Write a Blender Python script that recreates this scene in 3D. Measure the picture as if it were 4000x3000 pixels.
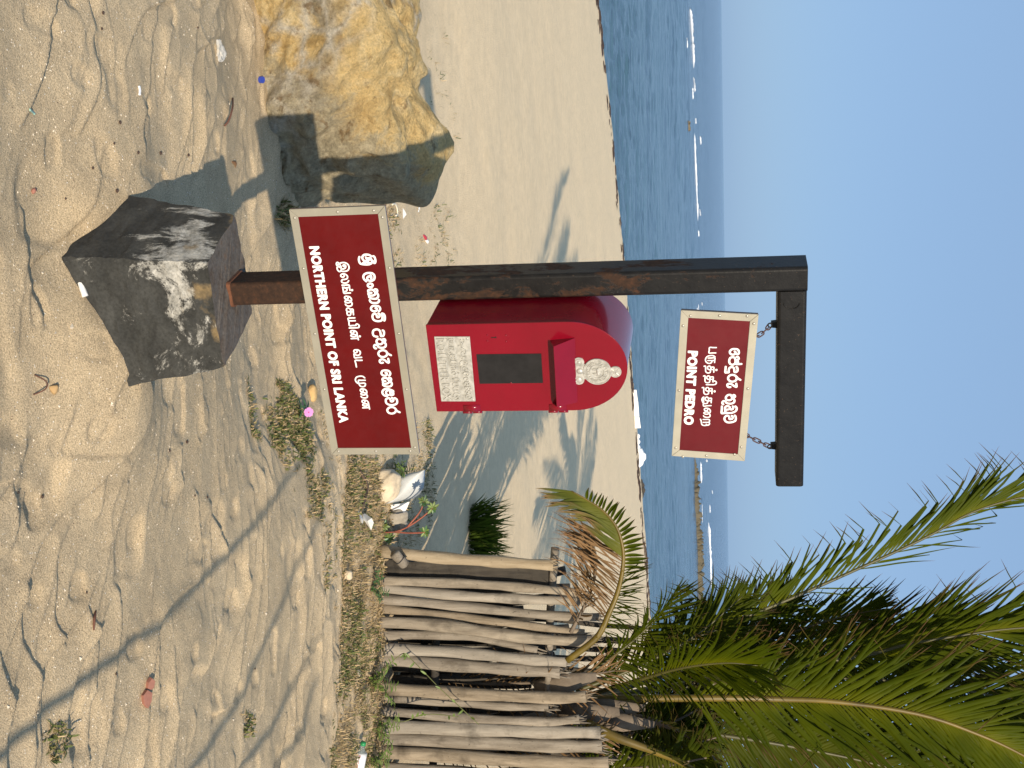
import bpy, bmesh, math, random
import numpy as np
from mathutils import Vector, Matrix, Quaternion
from math import sin, cos, pi, radians, atan, atan2, sqrt, hypot, floor
for o in list(bpy.data.objects): bpy.data.objects.remove(o)
SC = bpy.context.scene
COL = SC.collection
rng = random.Random(7)
# ------------------------------------------------------------------ camera (held upright-on-side: the picture is stored turned a quarter)
F = 4700.0; EYE = 1.75
ROLL = atan(0.0126); PITCH = radians(10.096)
FWD = Vector((0, cos(PITCH), -sin(PITCH))); UP0 = Vector((0, sin(PITCH), cos(PITCH))); RT0 = Vector((1, 0, 0))
IU = cos(ROLL)*RT0 - sin(ROLL)*UP0
IW = sin(ROLL)*RT0 + cos(ROLL)*UP0
CAM = Vector((0, 0, EYE))
cd = bpy.data.cameras.new('camera'); cam = bpy.data.objects.new('camera', cd); COL.objects.link(cam)
m = Matrix.Identity(4)
for i in range(3):
    m[i][0] = IW[i]; m[i][1] = -IU[i]; m[i][2] = -FWD[i]; m[i][3] = CAM[i]
cam.matrix_world = m
cd.sensor_fit = 'HORIZONTAL'; cd.sensor_width = 36; cd.lens = F/4000*36
cd.clip_start = 0.05; cd.clip_end = 60000
SC.camera = cam
# ------------------------------------------------------------------ sky and sun
SUN = Vector((0.362*cos(radians(23.5)), -0.932*cos(radians(23.5)), sin(radians(23.5)))).normalized()
w = bpy.data.worlds.new('World'); SC.world = w; w.use_nodes = True
nt = w.node_tree; bg = nt.nodes['Background']
sky = nt.nodes.new('ShaderNodeTexSky'); sky.sky_type = 'NISHITA'; sky.sun_disc = False
sky.sun_elevation = radians(23.5); sky.sun_rotation = atan2(SUN.x, SUN.y)
sky.air_density = 0.7; sky.dust_density = 1.0; sky.ozone_density = 4.0; sky.altitude = 0
hz = nt.nodes.new('ShaderNodeMix'); hz.data_type = 'RGBA'; hz.inputs[0].default_value = 0.80   # even sea haze over the whole dome
hz.inputs[7].default_value = (2.5, 3.85, 5.75, 1); nt.links.new(sky.outputs[0], hz.inputs[6])
nt.links.new(hz.outputs[2], bg.inputs[0]); bg.inputs[1].default_value = 0.10
sl = bpy.data.lights.new('sun', 'SUN'); sun = bpy.data.objects.new('sun', sl); COL.objects.link(sun)
sl.energy = 4.4; sl.angle = radians(0.53); sl.color = (1.0, 0.87, 0.69)
sun.rotation_euler = SUN.to_track_quat('Z', 'Y').to_euler(); sun.location = (6, -14, 8)
SC.view_settings.view_transform = 'Standard'; SC.view_settings.look = 'None'
SC.view_settings.exposure = 0.34; SC.view_settings.gamma = 1.0; SC.view_settings.use_curve_mapping = False

# ------------------------------------------------------------------ measuring helpers (photo pixel -> place)
def ray(X, Y):
    X = float(X); Y = float(Y)
    return (F*FWD + (Y-1500)*IU + (X-2000)*IW).normalized()
def gz(X, Y, z=0.0):
    d = ray(X, Y); return CAM + d*((z-EYE)/d.z)
def at(X, Y, y):
    d = ray(X, Y); return CAM + d*(y/d.y)
TH = radians(26)
PD = Vector((cos(TH), sin(TH), 0)); PN = Vector((sin(TH), -cos(TH), 0))
PC = Vector((-0.289, 3.121, 0.0))          # foot of the post's front left corner
def on(X, Y, off):
    d = ray(X, Y); P0 = PC + PN*off
    q = CAM + d*((P0-CAM).dot(PN)/d.dot(PN))
    return ((q-PC).dot(PD), q.z)
# ------------------------------------------------------------------ noise
def _h(i, j, s):
    n = (i*374761393 + j*668265263 + s*982451653) & 0xffffffff
    n = ((n ^ (n >> 13))*1274126177) & 0xffffffff
    return ((n ^ (n >> 16)) & 0xffff)/65535.0
def vn(x, y, s=0):
    x = np.asarray(x, float); y = np.asarray(y, float)
    i = np.floor(x).astype(np.int64); j = np.floor(y).astype(np.int64)
    fx = x-i; fy = y-j; fx = fx*fx*fx*(fx*(fx*6-15)+10); fy = fy*fy*fy*(fy*(fy*6-15)+10)
    return ((_h(i, j, s)*(1-fx)+_h(i+1, j, s)*fx)*(1-fy) + (_h(i, j+1, s)*(1-fx)+_h(i+1, j+1, s)*fx)*fy)*2-1
def fbm(x, y, o=4, s=0, g=0.5):
    a = 1.0; t = 0; r = 0
    for k in range(o):
        r = r + a*vn(x*2**k+17.3*k, y*2**k+5.1*k, s+k); t += a; a *= g
    return r/t
def sst(a, b, x):
    t = np.clip((x-a)/(b-a), 0, 1); return t*t*(3-2*t)
# ------------------------------------------------------------------ mesh helpers
class MB:
    def __init__(s): s.v = []; s.f = []; s.a = []
    def add(s, vs, fs, a=None):
        b = len(s.v); s.v += [tuple(p) for p in vs]; s.f += [tuple(i+b for i in f) for f in fs]
        s.a += (list(a) if a is not None else [0.0]*len(vs)); return s
    def box(s, c, d, M=None):
        x, y, z = [k/2 for k in d]; c = Vector(c)
        vs = [Vector((sx*x, sy*y, sz*z)) for sz in (-1, 1) for sy in (-1, 1) for sx in (-1, 1)]
        vs = [c + (M @ p if M else p) for p in vs]
        return s.add(vs, [(0, 2, 3, 1), (4, 5, 7, 6), (0, 1, 5, 4), (2, 6, 7, 3), (1, 3, 7, 5), (0, 4, 6, 2)])
    def prism(s, poly, z0, z1, fn=None):
        """poly in (a,b) extruded along third axis; fn maps (a,b,c)->xyz"""
        fn = fn or (lambda a, b, c: (a, b, c)); n = len(poly)
        vs = [fn(a, b, z0) for a, b in poly] + [fn(a, b, z1) for a, b in poly]
        fs = [tuple(range(n-1, -1, -1)), tuple(range(n, 2*n))] + [(i, (i+1) % n, n+(i+1) % n, n+i) for i in range(n)]
        return s.add(vs, fs)
    def tube(s, pts, r, n=8, cap=True, a=None, sq=1.0, jit=0.0):
        pts = [Vector(p) for p in pts]; k = len(pts)
        rr = r if hasattr(r, '__len__') else [r]*k
        vs = []; fs = []; aa = []
        ref = None
        for i, p in enumerate(pts):
            t = (pts[min(i+1, k-1)]-pts[max(i-1, 0)])
            t = t.normalized() if t.length > 1e-9 else Vector((0, 0, 1))
            if ref is None:
                ref = Vector((1, 0, 0)) if abs(t.x) < 0.8 else Vector((0, 1, 0))
            u = (ref - t*ref.dot(t)).normalized(); ref = u; v = t.cross(u)
            for j in range(n):
                g = 2*pi*j/n; q = rr[i]*(1+jit*(rng.random()-.5))
                vs.append(p + u*cos(g)*q + v*sin(g)*q*sq); aa.append(i/(k-1) if a is None else a)
        for i in range(k-1):
            for j in range(n):
                fs.append((i*n+j, i*n+(j+1) % n, (i+1)*n+(j+1) % n, (i+1)*n+j))
        if cap:
            fs.append(tuple(range(n-1, -1, -1))); fs.append(tuple((k-1)*n+j for j in range(n)))
        return s.add(vs, fs, aa)
    def ball(s, c, r, nu=8, nv=5, M=None, jit=0.0, top=False):
        r = r if hasattr(r, '__len__') else (r, r, r); c = Vector(c)
        vs = []; fs = []
        for i in range(nv+1):
            ph = pi*i/nv
            for j in range(nu):
                g = 2*pi*j/nu; k = 1+jit*(rng.random()-.5)
                p = Vector((r[0]*sin(ph)*cos(g)*k, r[1]*sin(ph)*sin(g)*k, r[2]*cos(ph)*k))
                vs.append(c + (M @ p if M else p))
        for i in range(nv):
            for j in range(nu):
                fs.append((i*nu+j, (i+1)*nu+j, (i+1)*nu+(j+1) % nu, i*nu+(j+1) % nu))
        return s.add(vs, fs)
    def build(s, name, mat, parent=None, smooth=False, loc=None, shift=True, attr=False):
        me = bpy.data.meshes.new(name)
        org = Vector((0, 0, 0))
        if loc is not None: org = Vector(loc)
        elif parent is not None and shift: org = world_loc(parent)
        me.from_pydata([(p[0]-org.x, p[1]-org.y, p[2]-org.z) for p in s.v], [], s.f)
        if smooth:
            me.polygons.foreach_set('use_smooth', [True]*len(me.polygons))
        if attr:
            at_ = me.attributes.new('tip', 'FLOAT', 'POINT'); at_.data.foreach_set('value', s.a)
        me.update()
        ob = bpy.data.objects.new(name, me); COL.objects.link(ob)
        if mat: me.materials.append(mat)
        if parent is not None: ob.parent = parent
        elif loc is not None: ob.location = loc
        return ob
def world_loc(o):
    v = Vector((0, 0, 0))
    while o is not None:
        v = v + o.location; o = o.parent
    return v
def empty(name, loc, rz=0):
    o = bpy.data.objects.new(name, None); COL.objects.link(o); o.location = loc; o.rotation_euler = (0, 0, rz)
    o.empty_display_size = 0.1; return o
def tag(o, label=None, cat=None, group=None, kind=None):
    if label: o['label'] = label
    if cat: o['category'] = cat
    if group: o['group'] = group
    if kind: o['kind'] = kind
    return o
def crom(P, n):
    P = [Vector(p) for p in P]
    if len(P) == 2: return [P[0].lerp(P[1], i/n) for i in range(n+1)]
    Q = [P[0]*2-P[1]] + P + [P[-1]*2-P[-2]]
    out = []; seg = len(P)-1
    for i in range(n+1):
        t = i/n*seg; k = min(int(t), seg-1); t -= k
        a, b, c, d = Q[k], Q[k+1], Q[k+2], Q[k+3]
        out.append(0.5*((2*b)+(c-a)*t+(2*a-5*b+4*c-d)*t*t+(-a+3*b-3*c+d)*t**3))
    return out
# ------------------------------------------------------------------ materials
def mat(name):
    m = bpy.data.materials.new(name); m.use_nodes = True
    return m, m.node_tree, m.node_tree.nodes['Principled BSDF']
def N(nt, t, **kw):
    n = nt.nodes.new(t)
    for k, v in kw.items():
        if hasattr(n, k): setattr(n, k, v)
        else: n.inputs[k.replace('_', ' ')].default_value = v
    return n
def ramp(nt, fac, stops, interp='LINEAR'):
    r = nt.nodes.new('ShaderNodeValToRGB'); r.color_ramp.interpolation = interp
    e = r.color_ramp.elements
    while len(e) > 1: e.remove(e[-1])
    e[0].position = stops[0][0]; e[0].color = (*stops[0][1], 1)
    for p, c in stops[1:]:
        q = e.new(p); q.color = (*c, 1)
    if fac is not None: nt.links.new(fac, r.inputs[0])
    return r.outputs[0]
def noise(nt, vec, scale, detail=4, rough=0.55, dist=0.0):
    n = N(nt, 'ShaderNodeTexNoise', Scale=scale, Detail=detail, Roughness=rough, Distortion=dist)
    if vec is not None: nt.links.new(vec, n.inputs['Vector'])
    return n.outputs['Fac']
def mix(nt, f, a, b, mode='MIX'):
    n = nt.nodes.new('ShaderNodeMix'); n.data_type = 'RGBA'; n.blend_type = mode; n.clamp_factor = True
    for s, v in ((n.inputs[0], f), (n.inputs[6], a), (n.inputs[7], b)):
        if isinstance(v, (int, float)): s.default_value = v
        elif isinstance(v, tuple): s.default_value = (*v, 1)
        else: nt.links.new(v, s)
    return n.outputs[2]
def mth(nt, op, a, b=0.0, c=None):
    n = nt.nodes.new('ShaderNodeMath'); n.operation = op
    for s, v in zip(n.inputs, (a, b, c)):
        if v is None: continue
        if isinstance(v, (int, float)): s.default_value = v
        else: nt.links.new(v, s)
    return n.outputs[0]
def coords(nt, which='Object', scale=None, rot=None):
    c = nt.nodes.new('ShaderNodeTexCoord').outputs[which]
    if scale:
        mp = nt.nodes.new('ShaderNodeMapping'); mp.inputs['Scale'].default_value = scale
        if rot: mp.inputs['Rotation'].default_value = rot
        nt.links.new(c, mp.inputs[0]); c = mp.outputs[0]
    return c
def bump(nt, b, hsock, strength=0.5, dist=0.01, normal=None):
    n = N(nt, 'ShaderNodeBump', Strength=strength, Distance=dist); nt.links.new(hsock, n.inputs['Height'])
    if normal is not None: nt.links.new(normal, n.inputs['Normal'])
    nt.links.new(n.outputs[0], b.inputs['Normal']); return n.outputs[0]
def plain(name, c, rough=0.6, metal=0.0, spec=0.5, var=0.0, vs=20.0, bmp=0.0, bs=80.0, bd=0.003, coat=0.0):
    m, nt, b = mat(name)
    b.inputs['Roughness'].default_value = rough; b.inputs['Metallic'].default_value = metal
    b.inputs['Specular IOR Level'].default_value = spec; b.inputs['Coat Weight'].default_value = coat
    b.inputs['Base Color'].default_value = (*c, 1)
    v = coords(nt)
    if var:
        f = noise(nt, v, vs, 5, 0.6)
        nt.links.new(ramp(nt, f, [(0.3, tuple(k*(1-var) for k in c)), (0.7, tuple(min(1, k*(1+var)) for k in c))]), b.inputs['Base Color'])
    if bmp: bump(nt, b, noise(nt, v, bs, 4), bmp, bd)
    return m
# ================================================================== SETTING
# ---- sand: one sheet, sculpted near the camera, sloping to the berm and under the sea
CX = np.array([-8.1, -5.45, -3.28, 5.8, 10.7]); CY = np.array([25.4, 28.6, 31.2, 38.7, 41.9])
def crest(x):
    x = np.asarray(x, float)
    c = np.interp(x, CX, CY)
    c = np.where(x < CX[0], np.maximum(CY[0]+(x-CX[0])*1.15, 9.0), c)
    c = np.where(x > CX[-1], CY[-1]+(x-CX[-1])*0.5, c)
    return c + 0.25*vn(x*0.5, x*0+3.3, 5) + 0.12*vn(x*1.7, x*0+1.3, 6)
def ridge(n, sh=2.0):
    return (1-np.abs(n))**sh
def sand_h(x, y):
    x = np.asarray(x, float); y = np.asarray(y, float)
    c = crest(x)
    t = np.clip((y-6.2)/np.maximum(c-6.2, 1), 0, 1)
    z = -0.03 - 0.77*t**1.15
    z = np.where(y > c, -0.8-0.55*(y-c), z); z = np.maximum(z, -4.0)
    fore = 1-sst(4.9, 5.25, y+0.12*vn(x*2.2, y*0, 9)-0.10*(x > 0)*np.clip(x, 0, 2)*0.4)
    z = z + 0.075*fore*sst(2.75, 3.35, y)*(0.75+0.25*vn(x*1.3, y*1.3, 21))
    # the block stands on a low rise; the ground falls away behind it on the left
    z = z - (1-sst(-0.5, 0.6, x))*sst(3.5, 4.5, y)*(1-sst(6.0, 10.0, y))*0.12
    # heaps against the block
    z = z + 0.085*np.exp(-((x-0.03)**2+(y-3.14)**2)/0.035) + 0.045*np.exp(-((x+0.15)**2+(y-3.03)**2)/0.016) + 0.055*np.exp(-((x+0.62)**2+(y-3.26)**2)/0.03)
    z = z - 0.02*np.exp(-((x+0.38)**2+(y-2.93)**2)/0.012) + 0.04*np.exp(-((x+0.50)**2+(y-3.08)**2)/0.012)
    near = (1-sst(5.0, 8.0, y))*sst(-4.0, 0.0, y)
    # trodden ridges and scoops, long across the view
    wx = x + 0.16*vn(x*1.7, y*1.7, 31) + 0.03*vn(x*5, y*5, 32)
    wy = y + 0.10*vn(x*1.5+9, y*1.5, 33) + 0.016*vn(x*6, y*6, 34) + 0.22*x
    a = vn(wx*1.55, wy*5.2, 41)
    amt = 0.35+0.65*sst(-0.5, 0.6, vn(x*1.1+3, y*1.1, 43))
    rip = 0.006*ridge(a, 2.0)*amt
    # small wind scarps: gentle rise, steep drop on the far side, each running a hand or two and dying out
    for k, (fq, am, wv, lf) in enumerate(((4.3, 0.026, 1.5, 2.2), (7.0, 0.020, 1.8, 3.4), (10.5, 0.014, 1.6, 4.8), (16.0, 0.006, 1.4, 6.0))):
        ph = wy*fq + wv*vn(wx*1.15+2+k*3, wy*0.9, 45+3*k) + 1.0*vn(wx*3.3, wy*2.2, 46+3*k)
        cell = np.floor(ph); saw = ph-cell
        saw = np.where(saw < 0.93, (saw/0.93)**2.2, (1-saw)/0.07)
        live = sst(0.10, 0.45, vn(wx*lf+cell*3.7, cell*1.31+k*9.0, 47+3*k))
        rip = rip + am*saw*live
    pits = sst(0.30, 0.75, vn(x*4.3+1, y*5.2, 48)); rip = rip - 0.018*pits - 0.012*sst(0.45, 0.8, vn(x*9.3+4, y*11.2, 49))
    z = z + near*(0.8*rip + 0.012*fbm(x*1.3, y*1.3, 3, 50) + 0.004*fbm(x*13, y*13, 3, 55))
    far = sst(6.5, 9, y)*(1-sst(-0.4, 0.3, y-c))
    z = z + far*(0.030*fbm(x*0.5, y*0.5, 3, 60)+0.010*fbm(x*2.2, y*2.2, 2, 62))
    z = z + sst(4.95, 5.2, y)*(1-sst(6.2, 8.5, y))*0.018*fbm(x*5, y*5, 3, 65)
    return z
def gh(x, y): return float(sand_h(np.array([x]), np.array([y]))[0])
def drop(X, Y):
    """where the sight line through a photo pixel meets the sand"""
    z = 0.0
    for _ in range(12):
        p = gz(X, Y, z); z = 0.5*z + 0.5*gh(p.x, p.y)
    p = gz(X, Y, z); return Vector((p.x, p.y, gh(p.x, p.y)))
def axis(lo, d0, d1, hi, step, g, cap):
    a = list(np.arange(d0, d1, step)); s = step; p = a[-1]
    while p < hi: s = min(s*g, cap); p += s; a.append(p)
    s = step; p = d0; b = []
    while p > lo: s = min(s*g, cap); p -= s; b.append(p)
    return np.array(b[::-1]+a)
def build_sand():
    xs = axis(-140, -1.75, 2.35, 160, 0.0075, 1.045, 6.0)
    ys = axis(-30, 2.35, 5.3, 75, 0.0070, 1.02, 0.55)
    Xg, Yg = np.meshgrid(xs, ys); Z = sand_h(Xg, Yg)
    nx, ny = len(xs), len(ys)
    co = np.stack([Xg.ravel(), Yg.ravel(), Z.ravel()], 1)
    i = np.arange(ny-1)[:, None]*nx+np.arange(nx-1)[None, :]; i = i.ravel()
    q = np.stack([i, i+1, i+nx+1, i+nx], 1)
    me = bpy.data.meshes.new('sand')
    me.vertices.add(len(co)); me.vertices.foreach_set('co', co.ravel())
    me.loops.add(q.size); me.loops.foreach_set('vertex_index', q.ravel())
    me.polygons.add(len(q)); me.polygons.foreach_set('loop_start', np.arange(0, q.size, 4)); me.polygons.foreach_set('loop_total', np.full(len(q), 4))
    me.update(calc_edges=True); me.polygons.foreach_set('use_smooth', np.ones(len(q), bool))
    ob = bpy.data.objects.new('sand', me); COL.objects.link(ob)
    m, nt, b = mat('sand')
    v = coords(nt)
    big = noise(nt, v, 1.1, 5, 0.6); mid = noise(nt, v, 9, 5, 0.65); fine = noise(nt, v, 260, 3, 0.7)
    c1 = ramp(nt, big, [(0.35, (0.458, 0.354, 0.222)), (0.5, (0.517, 0.405, 0.259)), (0.68, (0.565, 0.455, 0.304))])
    c2 = mix(nt, 0.55, c1, ramp(nt, mid, [(0.3, (0.402, 0.311, 0.198)), (0.7, (0.595, 0.463, 0.29))]))
    spy = N(nt, 'ShaderNodeSeparateXYZ'); nt.links.new(v, spy.inputs[0])
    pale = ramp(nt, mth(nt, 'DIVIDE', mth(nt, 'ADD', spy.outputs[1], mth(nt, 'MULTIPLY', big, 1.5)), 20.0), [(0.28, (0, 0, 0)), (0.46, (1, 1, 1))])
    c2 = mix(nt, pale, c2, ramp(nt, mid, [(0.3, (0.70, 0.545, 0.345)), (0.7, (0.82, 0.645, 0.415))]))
    c3 = mix(nt, 1.0, c2, ramp(nt, fine, [(0.30, (0.55, 0.54, 0.53)), (0.5, (1.03, 1.03, 1.03)), (0.70, (1.45, 1.45, 1.45))]), 'MULTIPLY')
    vo = N(nt, 'ShaderNodeTexVoronoi', Scale=95.0); nt.links.new(v, vo.inputs['Vector'])
    sp = mth(nt, 'LESS_THAN', vo.outputs['Distance'], 0.17)
    pick = N(nt, 'ShaderNodeSeparateColor'); nt.links.new(vo.outputs['Color'], pick.inputs[0])
    spw = mth(nt, 'MULTIPLY', sp, mth(nt, 'GREATER_THAN', pick.outputs[0], 0.86))
    c4 = mix(nt, spw, c3, (0.80, 0.74, 0.64))
    spd = mth(nt, 'MULTIPLY', sp, mth(nt, 'LESS_THAN', pick.outputs[1], 0.05))
    c5 = mix(nt, spd, c4, (0.16, 0.10, 0.07))
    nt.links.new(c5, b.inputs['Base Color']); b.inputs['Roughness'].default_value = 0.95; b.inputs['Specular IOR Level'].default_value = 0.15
    n1 = bump(nt, b, noise(nt, v, 55, 7, 0.8), 0.75, 0.009)
    bump(nt, b, fine, 0.8, 0.004, n1)
    me.materials.append(m)
    tag(ob, 'pale tan beach sand with trodden ridges sloping down to the sea', kind='structure'); return ob
build_sand()
# ---- sea
SEA = -1.6
def build_sea():
    tn = np.concatenate([[-6, -3, -1.6, -1.0, -.75, -.6], np.linspace(-.5, .56, 430), [.66, .8, 1.1, 1.7, 3, 6]])
    ys = [9.0, 14.0]; y = 19.0
    while y < 420: ys.append(y); y *= 1.0047
    ys += [520, 700, 1000, 1600, 3000, 8000, 40000]; ys = np.array(ys)
    T, Yg = np.meshgrid(tn, ys); Xg = T*Yg
    fd = lambda a, b_: 1-sst(a, b_, Yg)
    Z = SEA + fd(250, 420)*(0.050*fbm(Xg*.28+.1*Yg, Yg*.55, 2, 200)+0.050*fd(90, 200)*vn(Xg*.8+.2*Yg, Yg*1.5, 203)+0.030*fd(60, 130)*vn(Xg*1.7-.2*Yg, Yg*3.1, 204)+0.012*fd(40, 80)*vn(Xg*3.8, Yg*6.2, 205))
    calm = sst(-.15, .5, fbm(Xg*.03, Yg*.10, 2, 210)); Z = SEA+(Z-SEA)*(1-.65*calm)
    nx, ny = len(tn), len(ys)
    co = np.stack([Xg.ravel(), Yg.ravel(), Z.ravel()], 1); i = (np.arange(ny-1)[:, None]*nx+np.arange(nx-1)[None, :]).ravel(); q = np.stack([i, i+1, i+nx+1, i+nx], 1)
    me = bpy.data.meshes.new('sea'); me.vertices.add(len(co)); me.vertices.foreach_set('co', co.ravel())
    me.loops.add(q.size); me.loops.foreach_set('vertex_index', q.ravel()); me.polygons.add(len(q)); me.polygons.foreach_set('loop_start', np.arange(0, q.size, 4)); me.polygons.foreach_set('loop_total', np.full(len(q), 4))
    me.update(calc_edges=True); me.polygons.foreach_set('use_smooth', np.ones(len(q), bool)); ob = bpy.data.objects.new('sea', me); COL.objects.link(ob)
    m, nt, b = mat('sea'); v = coords(nt)
    sepn = N(nt, 'ShaderNodeSeparateXYZ'); nt.links.new(v, sepn.inputs[0])
    far = mth(nt, 'DIVIDE', sepn.outputs[1], 300.0)
    c = ramp(nt, far, [(0.08, (0.060, 0.125, 0.165)), (0.38, (0.050, 0.112, 0.165)), (0.5, (0.026, 0.075, 0.13)), (0.9, (0.018, 0.062, 0.12))])
    streak = noise(nt, coords(nt, 'Object', (0.02, 0.14, 1)), 1.0, 5, 0.6)
    c = mix(nt, 1.0, c, ramp(nt, streak, [(0.3, (0.75, 0.8, 0.85)), (0.7, (1.25, 1.2, 1.15))]), 'MULTIPLY')
    nt.links.new(c, b.inputs['Base Color'])
    b.inputs['Roughness'].default_value = 0.12; b.inputs['IOR'].default_value = 1.33
    h1 = noise(nt, coords(nt, 'Object', (0.5, 1.3, 1), (0, 0, 0.25)), 1.0, 6, 0.62)
    h2 = noise(nt, coords(nt, 'Object', (0.08, 0.28, 1), (0, 0, 0.2)), 1.0, 4, 0.55)
    bump(nt, b, h1, 1.0, 0.30)
    ob.data.materials.append(m); tag(ob, 'rippled blue sea running out to the horizon', kind='structure')
build_sea()
SIN=[[-662,8266,-703,8225,-722,8160,-717,8074,-666,8020,-605,8015,-556,8046,-533,8090,-515,8130],[-650,8111,-615,8127,-618,8170,-607,8237,-554,8263,-493,8254,-456,8198,-445,8120,-453,8018,-477,7936,-539,7911,-609,7913,-669,7939],[-615,8127,-567,8129,-516,8087,-484,8006],[-581,8216,-574,8164,-523,8148,-478,8192],[-674,8314,-655,8346,-585,8361,-507,8354,-478,8320,-509,8308,-543,8338],[-132,8155,-127,8180,-43,8177,-39,8163],[-128,8155,-93,8145],[-106,8147,-99,8095,-60,8064,-16,8066,17,8112,19,8181,-15,8246,-80,8272,-142,8268,-187,8228,-203,8153,-197,8066,-159,7992,-98,7962,-36,7970,9,8002,36,8028],[152,8186,178,8173,197,8145,203,8110,195,8076,175,8054,148,8049,122,8062,103,8090,97,8125,105,8158,125,8180,152,8186],[273,8158,271,8098,292,8043,337,8037,360,8059,366,8127],[360,8059,390,8033,431,8040,445,8090,443,8160,413,8216,360,8227,305,8196,273,8158],[266,8228,276,8278,317,8290,352,8267,368,8222],[370,8265,424,8296,487,8287,535,8241,541,8163,521,8079,480,8033],[574,8041,624,8056,657,8103,663,8189,652,8259,612,8295,572,8297],[909,8249,865,8290,811,8298,760,8261,745,8186,751,8098,804,8047,863,8047,900,8094,902,8163,862,8204,817,8201,816,8167],[967,8224,991,8255,1063,8245,1084,8181,1025,8172,979,8144,978,8100,1022,8059,1095,8049,1159,8075,1193,8148,1195,8235,1164,8300,1083,8329,992,8324,974,8331,994,8376,1058,8397,1148,8385,1189,8362],[1472,8275,1495,8306,1560,8306,1633,8274,1641,8207,1576,8208,1502,8201,1451,8164,1440,8096,1471,8021,1544,7989,1618,8000,1651,8048,1657,8109],[1728,8169,1731,8107,1786,8060,1842,8065,1884,8112,1881,8182,1836,8233,1789,8235,1742,8193,1723,8161],[1730,8256,1735,8299,1782,8310,1809,8272,1799,8238],[1837,8285,1884,8309,1949,8296,1989,8238,1992,8158,1968,8091,1916,8063,1901,8021,1919,7979,1970,7968,2008,7989,2008,8024],[2173,8312,2224,8288,2261,8237,2273,8172,2258,8111,2220,8070,2168,8060,2117,8084,2080,8136,2068,8200,2083,8261,2121,8302,2173,8312],[2126,8298,2183,8343,2226,8416],[2443,8157,2451,8094,2413,8064,2366,8079,2343,8144,2368,8212,2426,8265,2445,8320,2323,8319],[2849,8271,2812,8307,2755,8315,2697,8274,2682,8187,2695,8106,2751,8067,2808,8072,2842,8121,2839,8184,2801,8220,2758,8212,2758,8177],[2920,8190,2919,8137,2932,8077,2980,8066,3009,8089,3015,8150],[3009,8089,3047,8066,3090,8077,3096,8130,3078,8204,3031,8255,2973,8236,2920,8190],[2911,8254,2921,8305,2974,8316,3002,8277,3011,8249],[3031,8299,3089,8318,3146,8302,3179,8252,3183,8172,3163,8094,3124,8055],[3482,8131,3461,8053,3393,8008,3325,8018,3268,8079,3255,8162,3280,8248,3320,8323,3358,8317,3367,8271],[3453,8179,3433,8128,3365,8111,3308,8154,3299,8209],[3338,8275,3378,8315,3426,8317,3450,8278,3449,8238,3319,8238],[3536,8257,3561,8294,3619,8291,3648,8260,3648,8220,3589,8210,3550,8184,3550,8130,3588,8080,3666,8069,3724,8097,3759,8173,3760,8272,3732,8357,3669,8396,3582,8390,3542,8337],[3932,8325,3983,8301,4020,8250,4034,8185,4019,8124,3981,8083,3929,8073,3878,8097,3841,8149,3828,8213,3842,8274,3880,8315,3932,8325],[3883,8318,3952,8354,3997,8429]]
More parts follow.
